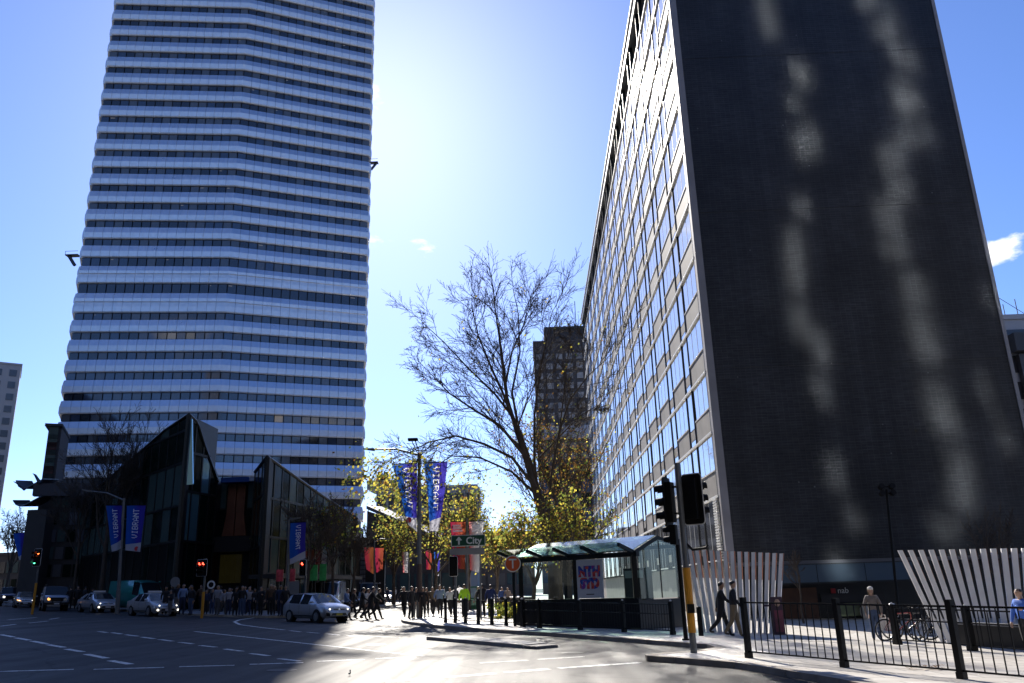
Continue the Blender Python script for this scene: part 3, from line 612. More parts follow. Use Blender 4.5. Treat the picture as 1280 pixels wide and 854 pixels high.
# grid tower far behind the tree
GRD = mat('grid_tower_wall', (.06, .05, .045), .7, var=.2, vscale=.3)
gw = [mat('grid_tower_window', (.26, .23, .20), .4, var=.3, vscale=.4), mat('grid_tower_window_dim', (.17, .155, .14), .4, var=.3, vscale=.4)]
g0 = AY(672, 560, 230); g1 = AY(736, 560, 230); gtz = AY(690, 428, 230).z
gt = block('grid_tower', 'brown office tower with a grid of square windows behind the bare tree', g0.x, g1.x+6, 230, 250, gtz, GRD, gw, 7, 11, zb0=36, gapx=.38, gapz=.42, cat='office tower', depth=.3, wz1=gtz-3)
m = MB(); p = AY(680, 415, 232); m.box(p.x, g1.x+6, 232, 246, gtz+.5, p.z+1.5); part('plant_room', m, GRD, gt, True)
m = MB(); p = AY(690, 402, 232)
for k in range(7): x = p.x+k*2.2; m.bar((x, 231.6, gtz+3), (x, 231.6, gtz+5+(k % 2)), .25)
m.bar((p.x, 231.6, gtz+4.6), (p.x+14, 231.6, gtz+5.0), .3); part('roof_railing', m, MUL, gt, True)
m = MB(); p = AY(720, 408, 233); m.tube([(p.x, 233, gtz+1), (p.x, 233, p.z)], 1.0, 10); m.bar((p.x, 233, p.z), (p.x, 233, p.z+8), .2); part('mast', m, MUL, gt, True)
m = MB(); p = AY(700, 548, 228); m.box(p.x-7, g1.x+6, 228.5, 229.9, AY(700, 548, 228).z, AY(700, 532, 228).z); part('pale_band', m, mat('pale_stone_band', (.30, .31, .34), .6), gt, True)
for k in range(7):
    for j in range(8):
        x0 = g0.x+k*2.9; m = MB(); m.box(x0+.15, x0+2.75, 229.7, 229.95, 3+j*4, 6.7+j*4); part('curtain_pane', m, [mat('blue_curtain_glass', (.02, .045, .09), .15, spec=.8), DGL][(k+j) % 2], gt, True)
# apartment tower at the far left edge
FL = mat('far_tower_wall', (.34, .33, .34), .7)
cn = AY(11.5, 560, 210); zt = AY(10, 458, 210).z; an = R(33); ctr = Vector((cn.x-24*cos(an), cn.y-24*sin(an)))
ft = block('apartment_tower', 'pale apartment tower cut off by the left edge of the view', ctr.x-24, ctr.x+24, ctr.y, ctr.y+15, zt, FL, [mat('far_window', (.04, .045, .055), .2, spec=.7)], 14, 17, zb0=3, gapx=.5, gapz=.45, cat='office tower')
m = MB(); m.box(ctr.x-20, ctr.x+18, ctr.y+3, ctr.y+12, zt+.5, zt+6); m.box(ctr.x-20, ctr.x+15.5, ctr.y+3.5, ctr.y+11.5, zt+6.003, AY(3, 405, 210).z); part('plant_room', m, FL, ft, True)
ft.rotation_euler.z = an
# tall dark mixed block at the left of the tower, steps and red patches
d0 = AY(58, 600, 92); d1 = AY(140, 600, 92); zt = AY(62, 532, 92).z
DW = mat('dark_block_wall', (.035, .033, .034), .6, var=.3, vscale=.5)
db = block('dark_corner_block', 'narrow dark block with glass strips beside the left side of the tower', d0.x, d1.x, 92, 104, AY(62, 612, 92).z, DW, [DGL2, DGL, mat('sky_tint_pane', (.07, .08, .10), .3)], 8, 5, zb0=2.6, gapx=.2, gapz=.3)  # the palest panes carry reflected sky in their colour
m = MB(); d2 = AY(74, 600, 95); m.box(AY(60, 600, 95).x, d2.x, 95, 103, 3, zt); part('stair_tower', m, DW, db, True)
for k in range(7):
    z = lerp(AY(62, 612, 92).z+.4, zt-.6, k/7); m = MB(); m.box(AY(61, 600, 95).x, d2.x-.3, 94.85, 94.98, z, z+1.5); part('stair_window', m, [DGL2, mat('dark_red_wall', (.05, .014, .01), .6), DGL2][k % 3], db, True)
m = MB(); m.box(AY(59, 600, 95).x-.3, d2.x+.1, 94.6, 103.2, zt+.003, zt+.3); part('stair_roof', m, DW, db, True)
db.rotation_euler.z = R(24); db.location.x += 1.5
m = MB(); q0, q1 = AY(42, 600, 90), AY(128, 600, 90); m.box(q0.x, q1.x, 90.5, 91.9, AY(60, 621, 90).z, AY(60, 606, 90).z); part('balcony_band', m, mat('balcony_dark', (.05, .055, .07), .4), db, True)
# upturned eaves of a small oriental roof
TILE = mat('roof_metal_blue', (.06, .075, .10), .35, metal=.4)
e = AY(44, 620, 89); pg = thing('pagoda_roof', 'small upturned pagoda roof poking out left of the dark block', 'roof', (e.x, e.y, e.z))
for dz, sc in ((0, 1.0), (-1.9, .72)):
    m = MB(); zz = AY(44, 612, 89).z+dz
    P_ = []
    for i in range(9):
        t = i/8; x = AY(24, 600, 89).x*(1-t)+AY(58, 600, 89).x*t; P_.append(Vector((x, 88.4, zz+2.6*sc*(1-t)**3*0+(.9*sc*(1-2*t)**4 if t < .5 else .2+1.6*(t-.5)))))
    for a, b in zip(P_, P_[1:]): m.hexa([a, b, b+Vector((0, 3, .3)), a+Vector((0, 3, .3)), a+Vector((0, 0, .12)), b+Vector((0, 0, .12)), b+Vector((0, 3, .42)), a+Vector((0, 3, .42))])
    part('eave', m, TILE, pg, True)
m = MB(); m.tube([AY(31, 612, 88.4), AY(24, 606, 88.4), AY(17, 602, 88.4)], [.18, .1, .03], 6); part('finial', m, TILE, pg, True)
m = MB(); m.tube([AY(50, 604, 88.4), AY(44, 594, 88.4), AY(41, 592, 88.4)], [.22, .12, .03], 6); part('finial', m, TILE, pg, True)
m = MB(); m.box(AY(40, 600, 89).x, AY(64, 600, 89).x, 89, 91.5, 1.6, e.z-1.5); part('post_wall', m, DW, pg, True)
# grey terraces seen between the tower and the banners, slanted dark roof below
gb = block('grey_terrace_block', 'low grey stepped building under the sky right of the tower', AY(470, 640, 190).x, AY(520, 640, 190).x+14, 190, 205, AY(480, 612, 190).z, mat('grey_render', (.33, .33, .32), .7, var=.15, vscale=.2), [mat('dim_window', (.06, .065, .07), .3)], 9, 4, zb0=5)
m = MB(); m.box(AY(458, 640, 193).x, AY(505, 640, 193).x, 193, 203, AY(480, 612, 190).z+.5, AY(480, 600, 193).z); part('upper_storey', m, mat('grey_render', (.33, .33, .32), .7), gb, True)
for k in range(3): m = MB(); q = AY(474+k*4, 590+3*(k % 2), 194); m.box(q.x-.4, q.x+.5, 194, 195, q.z-5, q.z); part('roof_antenna', m, MUL, gb, True)
sb = thing('slanted_roof_hall', 'dark hall with a slanting pale-edged roof behind the yellow tree', 'building', (AY(490, 700, 120).x, 120, gz(-25)+KH))
a, c = AY(458, 632, 120), AY(520, 665, 120); m = MB(); m.plate([(a.x, 120, a.z), (c.x+8, 120, c.z-3), (c.x+8, 132, c.z-2), (a.x, 132, a.z+1)], .5, (0, 0, 1)); part('roof', m, mat('slate_roof', (.10, .10, .105), .5), sb, True)
m = MB(); m.hexa([(a.x, 120.6, gz(-25)), (c.x+7, 120.6, gz(-25)), (c.x+7, 131, gz(-25)), (a.x, 131, gz(-25)), (a.x, 120.6, a.z-.7), (c.x+7, 120.6, c.z-3.7), (c.x+7, 131, c.z-3), (a.x, 131, a.z-.4)]); part('wall', m, mat('brown_wall', (.07, .055, .045), .7, var=.3), sb, True)
for k in range(7): m = MB(); x = a.x+1+k*2.0; m.box(x, x+1.5, 120.4, 120.58, 1.4, 4.2); part('shop_window', m, DGL2, sb, True)
# street wall far up the side street and on the left
fs = block('far_street_block', 'dim brown building closing the far end of the side street', AY(500, 700, 200).x, AY(668, 700, 200).x, 200, 212, AY(600, 668, 200).z, mat('brown_brick_far', (.12, .09, .07), .8, var=.3, vscale=.2), [DGL2, mat('warm_window', (.16, .13, .1), .3)], 14, 3, zb0=1.5)
lb = block('left_street_block', 'dim low building along the far left street behind the queue of cars', AY(-40, 700, 150).x, AY(58, 700, 150).x, 150, 165, AY(20, 694, 150).z, mat('left_block_wall', (.10, .085, .075), .8, var=.3, vscale=.3), [DGL2, mat('warm_window', (.16, .13, .1), .3), DGL], 12, 2, zb0=1.2)
# building at the right edge
ra = AY(1252, 440, 95); rz = AY(1256, 384, 95).z
rb = block('right_edge_block', 'grey building half hidden past the right corner of the brick block', 46.6, 80, 78, 96, AY(1256, 400, 78).z, mat('right_block_grey', (.34, .34, .36), .6), [mat('right_window', (.03, .03, .035), .2)], 9, 9, zb0=3)
m = MB(); q = AY(1262, 430, 77); m.box(47.0, 80, 76.5, 77.8, AY(1262, 440, 77).z, q.z+1); part('cornice', m, DW, rb, True)
m = MB(); m.box(47.5, 80, 77.2, 77.85, 1, AY(1262, 442, 77).z); part('dark_front', m, mat('dark_shop_front', (.04, .035, .035), .5), rb, True)
for k in range(5): m = MB(); x = 47.4+k*1.3; zb = AY(1256, 400, 78).z+.5; m.bar((x, 80, zb), (x, 80, zb+1.3+.5*(k % 3)), .06); part('roof_aerial', m, MUL, rb, True)
m = MB(); p, q = AY(1238, 366, 80), AY(1290, 398, 80); m.tube([p, q], .03, 5); p2, q2 = AY(1240, 357, 80), AY(1290, 378, 80); part('cable', m, MUL, rb, True)

# the far side of the crossing behind the viewpoint: unseen office blocks; the dark ones are added to cut sky light and are mirrored in the glass
def back_block(label, x0, x1, y0, y1, z1, wallm, winm, face, nz, nx):
    g0 = gz((x0+x1)/2); t = thing('unseen_office_block', label, 'office building', ((x0+x1)/2, (y0+y1)/2, g0)); b = MB(); b.box(x0, x1, y0, y1, g0-1, z1); part('wall', b, wallm, t, True)
    b = MB(); b.box(x0-.3, x1+.3, y0-.3, y1+.3, z1+.003, z1+.9); part('roof', b, wallm, t, True); h = (z1-g0-4)/nz
    for j in range(nz):
        m = MB(); z0 = g0+4+h*j+h*.25
        for i in range(nx):
            if face == 'N': w = (x1-x0)/nx; m.box(x0+w*i+.25, x0+w*(i+1)-.25, y1-.02, y1+.06, z0, z0+h*.6)
            elif face == 'E': w = (y1-y0)/nx; m.box(x1-.02, x1+.06, y0+w*i+.25, y0+w*(i+1)-.25, z0, z0+h*.6)
            else: w = (y1-y0)/nx; m.box(x0-.06, x0+.02, y0+w*i+.25, y0+w*(i+1)-.25, z0, z0+h*.6)
        part('window_band', m, winm, t, True)
    return t
BW = mat('back_block_wall', (.10, .10, .105), .6, var=.15, vscale=.2); BG = mat('back_block_glass', (.02, .025, .03), .6, spec=.15)
back_block('unseen dark office block added behind the viewpoint, across the road to the left', -62, -20, -62, -34, 80, BW, BG, 'N', 16, 12)
back_block('unseen dark office block added behind the viewpoint on the near left corner', -80, -40, -30, 22, 74, BW, BG, 'E', 12, 14)  # added tall and close, to darken the ambient light on the road
back_block('unseen dark office block added behind the viewpoint on the near right', 26, 60, -40, 12, 44, BW, BG, 'W', 11, 14)
back_block('unseen dark office block added along the left street, outside the view', -150, -100, 30, 125, 52, BW, BG, 'E', 13, 20)  # added to keep the low sky from reflecting in the pavilion glass
BT = back_block('tall office tower behind the viewpoint facing the brick wall', -18, 20, -55, -26, 99, BW, BG, 'N', 25, 12)
MIR = mat('mirror_window', (.78, .87, .96), .048, metal=1.0)
rm = random.Random(31); md = {}
for cx, wdt, zs in ((2.2, .75, [48+2.2*k for k in range(22)]), (8.2, 1.35, [47+2.0*k for k in range(24)]), (11.4, .55, [47+3.0*k for k in range(15)])):
    for z0 in zs:
        if rm.random() < .10: continue
        m = MB(); hh = rm.uniform(.55, 1.15); m.box(-wdt/2, wdt/2, 0, .06, -hh, hh); o = part('mirror_window', m, MIR, BT)
        o.location = Vector((cx+.8*sin(z0*.16+cx)+rm.gauss(0, .2), -25.85, z0))-BT.location; o.rotation_euler = (R(rm.gauss(0, .22)), 0, R(.40*sin(z0*.27+cx)+rm.gauss(0, .13)))
# ================================================================== trees
BARK = mat('bark_grey_brown', (.085, .065, .05), .9, var=.4, vscale=1.5, bump=.5, bscale=8)
BARKD = mat('bark_dark', (.075, .058, .045), .9, var=.3, vscale=1.5, bump=.4, bscale=8)
def leaf_mat(name, c):
    m, n, l, b = node_mat(name); n.remove(b); out = n['Material Output']
    d = n.new('ShaderNodeBsdfDiffuse'); t = n.new('ShaderNodeBsdfTranslucent'); x = n.new('ShaderNodeMixShader'); x.inputs[0].default_value = .55
    d.inputs[0].default_value = (*c, 1); t.inputs[0].default_value = (*[min(1, k*1.5) for k in c], 1)
    l.new(d.outputs[0], x.inputs[1]); l.new(t.outputs[0], x.inputs[2]); l.new(x.outputs[0], out.inputs[0]); return m
LEAFS = [leaf_mat('leaf_yellow', (.50, .43, .07)), leaf_mat('leaf_olive', (.24, .26, .06)), leaf_mat('leaf_brown', (.20, .11, .03)), leaf_mat('leaf_green', (.10, .14, .03))]
def rot_about(d, axis, a): return Quaternion(axis, a) @ d
class Tree:
    def __init__(s, seed): s.r = random.Random(seed); s.wood = MB(); s.twig = MB(); s.tips = []
    def path(s, p, d, L, n, bend, up, rad0, rad1, sides, mb):
        pts = [p.copy()]; d = d.normalized()
        for i in range(n):
            d = (d+Vector((s.r.gauss(0, bend), s.r.gauss(0, bend), s.r.gauss(0, bend)+up))).normalized(); p = p+d*(L/n); pts.append(p.copy())
        mb.tube(pts, [rad0+(rad1-rad0)*i/n for i in range(n+1)], sides, cap=False); return pts
    def grow(s, p, d, L, rad, lev, last, nch=(7, 6, 5, 4), spread=.75, up=.06, minr=.012):
        n = 6 if lev < 2 else (4 if lev < last else 3)
        pts = s.path(p, d, L, n, .10+.03*lev, up, rad, max(minr, rad*.35), 7 if lev < 1 else (5 if lev < 2 else 3), s.wood if lev < 2 else s.twig)
        s.kids(pts, L, rad, lev, last, nch, spread, up, minr)
    def kids(s, pts, L, rad, lev, last, nch, spread, up, minr, t0=.25):
        if lev >= last: s.tips.append((pts[-1], (pts[-1]-pts[-2]).normalized())); s.tips.append((pts[len(pts)//2], (pts[-1]-pts[-2]).normalized())); return
        k = nch[min(lev, len(nch)-1)]
        for i in range(k):
            t = t0+(1-t0)*(i+s.r.random())/k; f = min(t, .999)*(len(pts)-1); j = int(f); q = pts[j].lerp(pts[j+1], f-j); d = (pts[j+1]-pts[j]).normalized()
            ax = d.orthogonal().normalized(); ax = rot_about(ax, d, s.r.uniform(0, 2*pi)); dd = rot_about(d, ax, spread*s.r.uniform(.55, 1.15))
            l2 = L*s.r.uniform(.38, .62)*(1.15-.45*t); s.grow(q, dd, l2, max(minr, rad*(.5-.15*t)), lev+1, last, nch, spread, up, minr)
        s.grow(pts[-1], (pts[-1]-pts[-2]), L*.45, max(minr, rad*.36), lev+1, last, nch, spread, up, minr)
    def leaves(s, mb, n, size, zmax=1e9, jit=.35, wts=(4, 4, 1.6, 1.2), zmin=-9):
        tips = [t for t in s.tips if zmin < t[0].z < zmax]
        for _ in range(n if tips else 0):
            p, d = s.r.choice(tips); p = p+Vector((s.r.gauss(0, jit), s.r.gauss(0, jit), s.r.gauss(0, jit)))
            a = Vector((s.r.gauss(0, 1), s.r.gauss(0, 1), s.r.gauss(0, 1))).normalized(); u = a.orthogonal().normalized(); w = a.cross(u); z = size*s.r.uniform(.6, 1.3); mb.cur = s.r.choices(range(4), wts)[0]
            mb.quad(p-u*z*.6, p-w*z*.45, p+u*z*.6, p+w*z*.45)
    def finish(s, name, label, group, base, bark, leaf=None):
        t = thing(name, label, 'tree', base, 0, group)
        part('trunk', s.wood, bark, t, True, True); part('twigs', s.twig, bark, t, True, False, kind='stuff')
        if leaf is not None and leaf.f: part('leaves', leaf, LEAFS, t, True, False, kind='stuff')
        return t
def simple_tree(name, label, group, base, h, rad, seed, last=3, nch=(6, 5, 4), spread=.7, up=.08, lean=(0, 0), leaf=0, lsize=.13, trunkfrac=.3, bark=None, nl=6, wts=(3.4, 4, 2, 2), minr=.012, limb=.62):
    t = Tree(seed); b = Vector(base); top = b+Vector((lean[0], lean[1], h*trunkfrac)); pts = [b-Vector((0, 0, .2)), b.lerp(top, .35)+Vector((t.r.gauss(0, .08), t.r.gauss(0, .08), 0)), b.lerp(top, .7), top]
    t.wood.tube(pts, [rad*1.25, rad, rad*.9, rad*.8], 9, cap=False)
    a0 = t.r.uniform(0, 6)
    for i in range(nl):
        a = a0+2*pi*i/nl+t.r.gauss(0, .2); tilt = t.r.uniform(.25, .75) if i else .05
        d = Vector((cos(a)*sin(tilt), sin(a)*sin(tilt), cos(tilt))); q = top.lerp(b, .3*t.r.random()*(i > 0)); t.grow(q, d, h*(1-trunkfrac)*t.r.uniform(.8, 1.05)*limb, rad*.55, 0, last, nch, spread, up, minr)
    lm = MB()
    if leaf: t.leaves(lm, leaf, lsize, wts=wts)
    return t.finish(name, label, group, base, bark or BARK, lm)
def onpath(ground): return ground+Vector((0, 0, KH))
TG = 'street trees round the crossing'
# the big bare plane tree: limbs follow the photograph, each with its own depth
T = Tree(21)
def lim(pts, y0, y1, r0, r1, nch=(11, 8, 6, 5), up=.03, spread=.7, lev=0, last=3, L=None):
    r0 *= .66; r1 *= .7
    q = [AY(x, y, y0+(y1-y0)*i/(len(pts)-1)) for i, (x, y) in enumerate(pts)]; n = len(q)
    T.wood.tube(q, [r0+(r1-r0)*i/(n-1) for i in range(n)], 8, cap=False)
    L = L or sum((b-a).length for a, b in zip(q, q[1:]))*.60; T.kids(q, L, r0*.62, lev, last, nch, spread, up, .0105, .2)
TB_ = onpath(Vector((.95, 50, gz(.95))))
trunk = [TB_-Vector((0, 0, .2)), TB_+Vector((0, 0, 1.4)), AY(690, 690, 50), AY(683, 665, 50), AY(668, 610, 50)]
T.wood.tube(trunk, [.42, .33, .29, .26, .21], 10, cap=False)
lim([(668, 610), (656, 570), (645, 535), (634, 500), (630, 465), (624, 420), (618, 380)], 50, 50, .30, .06)
lim([(645, 535), (628, 490), (612, 455), (598, 420), (590, 385)], 50, 47.5, .16, .04)
lim([(656, 570), (625, 532), (592, 512), (562, 492), (541, 470)], 50, 48, .17, .035)
lim([(640, 520), (618, 492), (585, 460), (555, 428), (530, 405)], 50, 52.5, .13, .03)
lim([(668, 608), (640, 572), (605, 555), (570, 545), (535, 553), (512, 566)], 50, 47, .17, .03, up=.02)
lim([(672, 620), (640, 590), (600, 572), (565, 570), (535, 588)], 50, 52, .13, .03, up=.0)
lim([(632, 480), (640, 440), (655, 405), (662, 375)], 50, 52, .12, .03)
lim([(688, 680), (678, 630), (664, 580), (648, 535), (640, 490), (650, 440), (648, 395)], 50.4, 52, .24, .05)
lim([(676, 640), (668, 580), (668, 520), (674, 470), (682, 430), (688, 400)], 50.5, 48.5, .16, .035)
lim([(684, 655), (690, 590), (699, 540), (712, 500), (735, 470), (757, 450)], 50, 47.8, .15, .03)
lim([(699, 540), (704, 500), (708, 460), (712, 425)], 48.9, 50, .08, .025, L=2.2)
lim([(672, 575), (700, 545), (725, 520), (745, 508)], 50.4, 49, .10, .03, L=2.4)
lm = MB(); T.leaves(lm, 260, .13, jit=.2); T.leaves(lm, 1500, .17, zmax=8.5, jit=.7)
T.finish('plane_tree', 'largest bare tree, spreading its dark branches over the small glass station shelter', TG, TB_, BARKD, lm)
def ptree(px, Y, ytop, *a, **k):
    p = AY(px, 740, Y); b = onpath(Vector((p.x, Y, gz(p.x)))); return simple_tree(a[0], a[1], TG, b, AY(px, ytop, Y).z-b.z, *a[2:], **k)
ptree(712, 45.5, 596, 'plane_tree', 'leafy yellow tree close behind the station shelter', .16, 3, leaf=1900, lsize=.15, nl=7, limb=.6, spread=.8, last=3)
ptree(668, 52, 618, 'plane_tree', 'small yellow-leaved tree between the shelter roof and the City sign', .14, 5, leaf=1800, lsize=.16, nl=7, spread=.85)
ptree(585, 66, 606, 'plane_tree', 'yellowing tree behind the City sign and its red banners', .18, 8, leaf=1900, lsize=.18, nl=7, spread=.85)
ptree(545, 84, 596, 'plane_tree', 'pale half-bare tree behind the twin blue banners', .2, 9, leaf=1300, lsize=.2, nl=7, spread=.8)
ptree(492, 88, 622, 'plane_tree', 'yellow-leaved tree by the slanted roof hall', .18, 13, leaf=1500, lsize=.22, nl=7, spread=.9)
ptree(622, 90, 640, 'plane_tree', 'yellow tree farthest up the side street, below the big tree', .18, 17, leaf=2200, lsize=.24, nl=6, spread=.9)
ptree(702, 62, 446, 'bare_tree', 'tall tree with brown leaf remnants close to the window facade', .17, 44, leaf=2600, lsize=.15, nl=7, limb=.5, spread=.6, last=3, nch=(7, 6, 5), bark=BARKD, wts=(.6, 1.2, 4, .6), trunkfrac=.3, minr=.011)
# bare street trees along the left footpath
for a in ((126, 74, 508, 'tall bare tree before the left part of the tower', .22, 31, 5, .62), (415, 66, 600, 'bare thin tree in front of the right glass pavilion, nearest the tower foot', .12, 32, 5, .6), (385, 62, 612, 'bare thin tree beside the single blue banner', .12, 33, 5, .6), (350, 70, 640, 'small bare tree with a greenish trunk before the pavilion, left of the single blue banner', .1, 34, 4, .6), (442, 72, 628, 'bare forked tree in front of the gridded screen', .12, 35, 4, .55),
          (92, 84, 560, 'bare tree in front of the dark corner block', .16, 36, 5, .6), (62, 96, 616, 'bare tree behind the red and green traffic signal', .14, 37, 4, .6), (8, 120, 622, 'leafless tree against the pale sky at the left edge', .2, 38, 5, .6), (26, 135, 640, 'faint leafless tree under the pagoda roof', .18, 39, 5, .6)):
    ptree(a[0], a[1], a[2], 'bare_tree', a[3], a[4], a[5], nl=a[6], limb=a[7], bark=BARKD, last=3, nch=(8, 7, 5), leaf=(500 if a[0] in (8, 350, 415) else 0), lsize=.2, wts=(1, 2, 2, 3), minr=.015, trunkfrac=.38)

# ================================================================== people
SKIN = [mat('skin_pale', (.42, .27, .20), .55), mat('skin_tan', (.28, .16, .10), .55)]
CL = {}
def cloth(c):
    k = 'cloth_%02d_%02d_%02d' % tuple(int(v*99) for v in c)
    return mat(k, c, .85)
HAIRC = [mat('hair_black', (.012, .010, .009), .5), mat('hair_brown', (.05, .028, .015), .5), mat('hair_blond', (.28, .19, .09), .5), mat('hair_grey', (.22, .21, .2), .5)]
SHOE = mat('shoe_dark', (.02, .018, .017), .5)
def person_mesh(key, stride=.35, armL=.3, armR=-.3, elbL=.3, elbR=.3, lean=0, fem=False, coat=0.0, headturn=0.0, nod=0.0, spreadarm=.05):
    """one continuous skinned body facing +Y, feet on z=0; faces are then given skin / top / trousers / shoes"""
    V, Ed, Rr, Lab = [], [], [], []
    def add(p, r, lab, parent=None):
        V.append(Vector(p)); Rr.append(r); Lab.append(lab)
        if parent is not None: Ed.append((parent, len(V)-1))
        return len(V)-1
    hipz = .93; sh = .165 if fem else .19
    ang = stride*.5
    def leg(s, a, knee):
        hip = Vector((.092*s, 0, hipz-.05)); th, sk = .43, .42
        k = hip+Vector((.008*s, sin(a)*th, -cos(a)*th)); b = a-knee; an = k+Vector((0, sin(b)*sk, -cos(b)*sk)); return hip, k, an
    L = leg(-1, ang, .06+max(0, -stride)*.1); Rg = leg(1, -ang, .16+abs(stride)*.55)
    drop = min(L[2].z, Rg[2].z)-.075
    root = add((0, 0, hipz), (.172, .135), 'leg')
    sp1 = add((0, .005+lean*.1, hipz+.12), (.170 if not fem else .138, .122), 'top', root); sp2 = add((0, lean*.25, hipz+.27), (.186 if not fem else .148, .130), 'top', sp1)
    ch = add((0, lean*.4, hipz+.41), (.20 if not fem else .165, .132), 'top', sp2); nk0 = add((0, lean*.5-.005, hipz+.53), (.075, .07), 'top', ch)
    nk = add((0, lean*.6+.005, hipz+.585), (.052, .055), 'skin', nk0)
    hx, hy = sin(headturn), cos(headturn); hc = Vector((0, lean*.7+.02, 0))
    jaw = add(hc+Vector((hx*.02, hy*.02, hipz+.645)), (.066, .078), 'skin', nk); fac = add(hc+Vector((hx*.022, hy*(.02)+nod*.02, hipz+.705)), (.088, .104), 'skin', jaw); crn = add(hc+Vector((0, -.008, hipz+.765)), (.084, .100), 'skin', fac); add(hc+Vector((0, -.012, hipz+.81)), (.050, .058), 'skin', crn)
    for s, (hip, k, an) in ((-1, L), (1, Rg)):
        h = add(hip, (.112, .114), 'leg', root); m1 = add(hip.lerp(k, .5), (.094, .098), 'leg', h); kk = add(k, (.070, .074), 'leg', m1); cf = add(k.lerp(an, .35), (.064, .070), 'leg', kk); a = add(an, (.050, .055), 'leg', cf)
        hl = add(an+Vector((0, .02, -.045)), (.040, .040), 'shoe', a); add(an+Vector((.008*s, .15, -.055)), (.034, .028), 'shoe', hl)
    for s, ra, el in ((-1, armL, elbL), (1, armR, elbR)):
        shd = Vector((sh*s, lean*.45, hipz+.485)); a = add(shd, (.075, .075), 'top', ch)
        e = shd+Vector((s*(.06+spreadarm), sin(ra)*.28, -cos(ra)*.28)); b = ra+el; w = e+Vector((-s*.01, sin(b)*.25, -cos(b)*.25)); d = (w-e).normalized()
        a2 = add(shd.lerp(e, .55), (.062, .064), 'top', a); ei = add(e, (.052, .054), 'top', a2); f1 = add(e.lerp(w, .45), (.046, .048), 'top', ei); wi = add(w, (.027, .031), 'top', f1)
        pm = add(w+d*.05, (.018, .036), 'skin', wi); pe = add(w+d*.085, (.015, .034), 'skin', pm)
        fw = Vector((0, cos(b), sin(b))); inn = Vector((-s, 0, 0))
        for q, ln in zip((-.027, -.009, .009, .027), (.060, .072, .078, .068)):
            f0 = add(w+d*.095+fw*q, (.009, .009), 'skin', pe); f_1 = add(w+d*(.095+ln*.55)+fw*q*1.1+inn*.006, (.0085, .0085), 'skin', f0); add(w+d*(.095+ln)+fw*q*1.05+inn*.022, (.007, .007), 'skin', f_1)
        t0 = add(w+d*.045+fw*.035, (.011, .011), 'skin', pm); add(w+d*.09+fw*.062+inn*.01, (.009, .009), 'skin', t0)
    if coat:                                     # coat hem hanging from the hips
        pass
    me = bpy.data.meshes.new('body'); me.from_pydata([tuple(v-Vector((0, 0, drop))) for v in V], Ed, []); o = link('body', me)
    o.modifiers.new('s', 'SKIN'); sv = me.skin_vertices[0].data
    for i, r in enumerate(Rr): sv[i].radius = (r[0]*1.12, r[1]*1.12); sv[i].use_root = (i == 0)
    sub = o.modifiers.new('d', 'SUBSURF'); sub.levels = sub.render_levels = 1
    dg = bpy.context.evaluated_depsgraph_get(); m2 = bpy.data.meshes.new_from_object(o.evaluated_get(dg)); bpy.data.objects.remove(o); bpy.data.meshes.remove(me)
    m2.name = 'body'; m2.materials.clear()
    for m_ in (SKIN[0], cloth((.02, .02, .025)), cloth((.02, .02, .03)), SHOE): m2.materials.append(m_)
    idx = {'skin': 0, 'top': 1, 'leg': 2, 'shoe': 3}
    segs = [(V[a]-Vector((0, 0, drop)), V[b]-Vector((0, 0, drop)), Lab[b], Lab[a]) for a, b in Ed]
    for f in m2.polygons:
        c = f.center; best = 9; li = 1
        for a, b, lb, la in segs:
            ab = b-a; t = max(0, min(1, (c-a).dot(ab)/max(1e-9, ab.length_squared))); d = (c-(a+ab*t)).length
            if d < best: best = d; li = idx[lb if t > .35 else la]
        f.material_index = li
    m2.polygons.foreach_set('use_smooth', [True]*len(m2.polygons))
    fz = V[fac]-Vector((0, 0, drop)); hv = [v.co for v in m2.vertices if v.co.z > fz.z-.01 and abs(v.co.x-fz.x) < .16 and (v.co-fz).length < .25]
    x0, x1, y0, y1 = min(v.x for v in hv), max(v.x for v in hv), min(v.y for v in hv), max(v.y for v in hv); zt = max(v.z for v in hv)
    head = (fz, V[crn]-Vector((0, 0, drop)), ((x0+x1)/2, (y0+y1)/2, fz.z+.01, (x1-x0)/2, (y1-y0)/2, zt-fz.z-.01)); PROTO[key] = (m2, head, hx, hy, {a: V[i] for i, a in ((0, 'root'),)})
PROTO = {}
person_mesh('stand', .04, .05, -.05, .2, .25)
person_mesh('standf', .06, .1, .0, .35, .3, fem=True)
person_mesh('phone', .05, .35, .1, 1.5, .3)
person_mesh('walk', .62, -.45, .5, .25, .45, lean=.08)
person_mesh('walkb', .5, .4, -.3, .4, .2, lean=.08, fem=True)
person_mesh('stride', .8, -.5, .55, .35, .5, lean=.14)
person_mesh('pockets', .45, .15, .15, .55, .55, lean=.05, spreadarm=.09)
person_mesh('bag', .08, .0, .02, .1, .12, fem=True)
def hair_mesh(head, style):
    """hair fitted to the head it sits on: low on the neck behind, high over the brow in front"""
    cx, cy, zc, rx, ry, rz = head[2]; m = MB(); n, k = 16, 8
    for a in range(k+1):
        for b in range(n):
            ph = 2*pi*b/n; te = pi*(.52-.20*sin(ph)+(.10 if style == 'long' else .0)*(1-sin(ph))); t = te*a/k; o = 1.10 if a < k else 1.02
            z = zc+rz*o*cos(t); rr = sin(t) if t < pi/2 else max(sin(t), .93)
            if style == 'long' and a >= k-2 and sin(ph) < .35: z -= (.07, .13, .19)[a-k+2]; rr = .98
            m.v.append((cx+rx*o*rr*cos(ph), cy-.006+ry*o*rr*sin(ph), z))
    for a in range(k):
        for b in range(n): b2 = (b+1) % n; m.f.append((a*n+b, (a+1)*n+b, (a+1)*n+b2, a*n+b2)); m.m.append(0)
    return m
HM = {}
PCOUNT = [0]
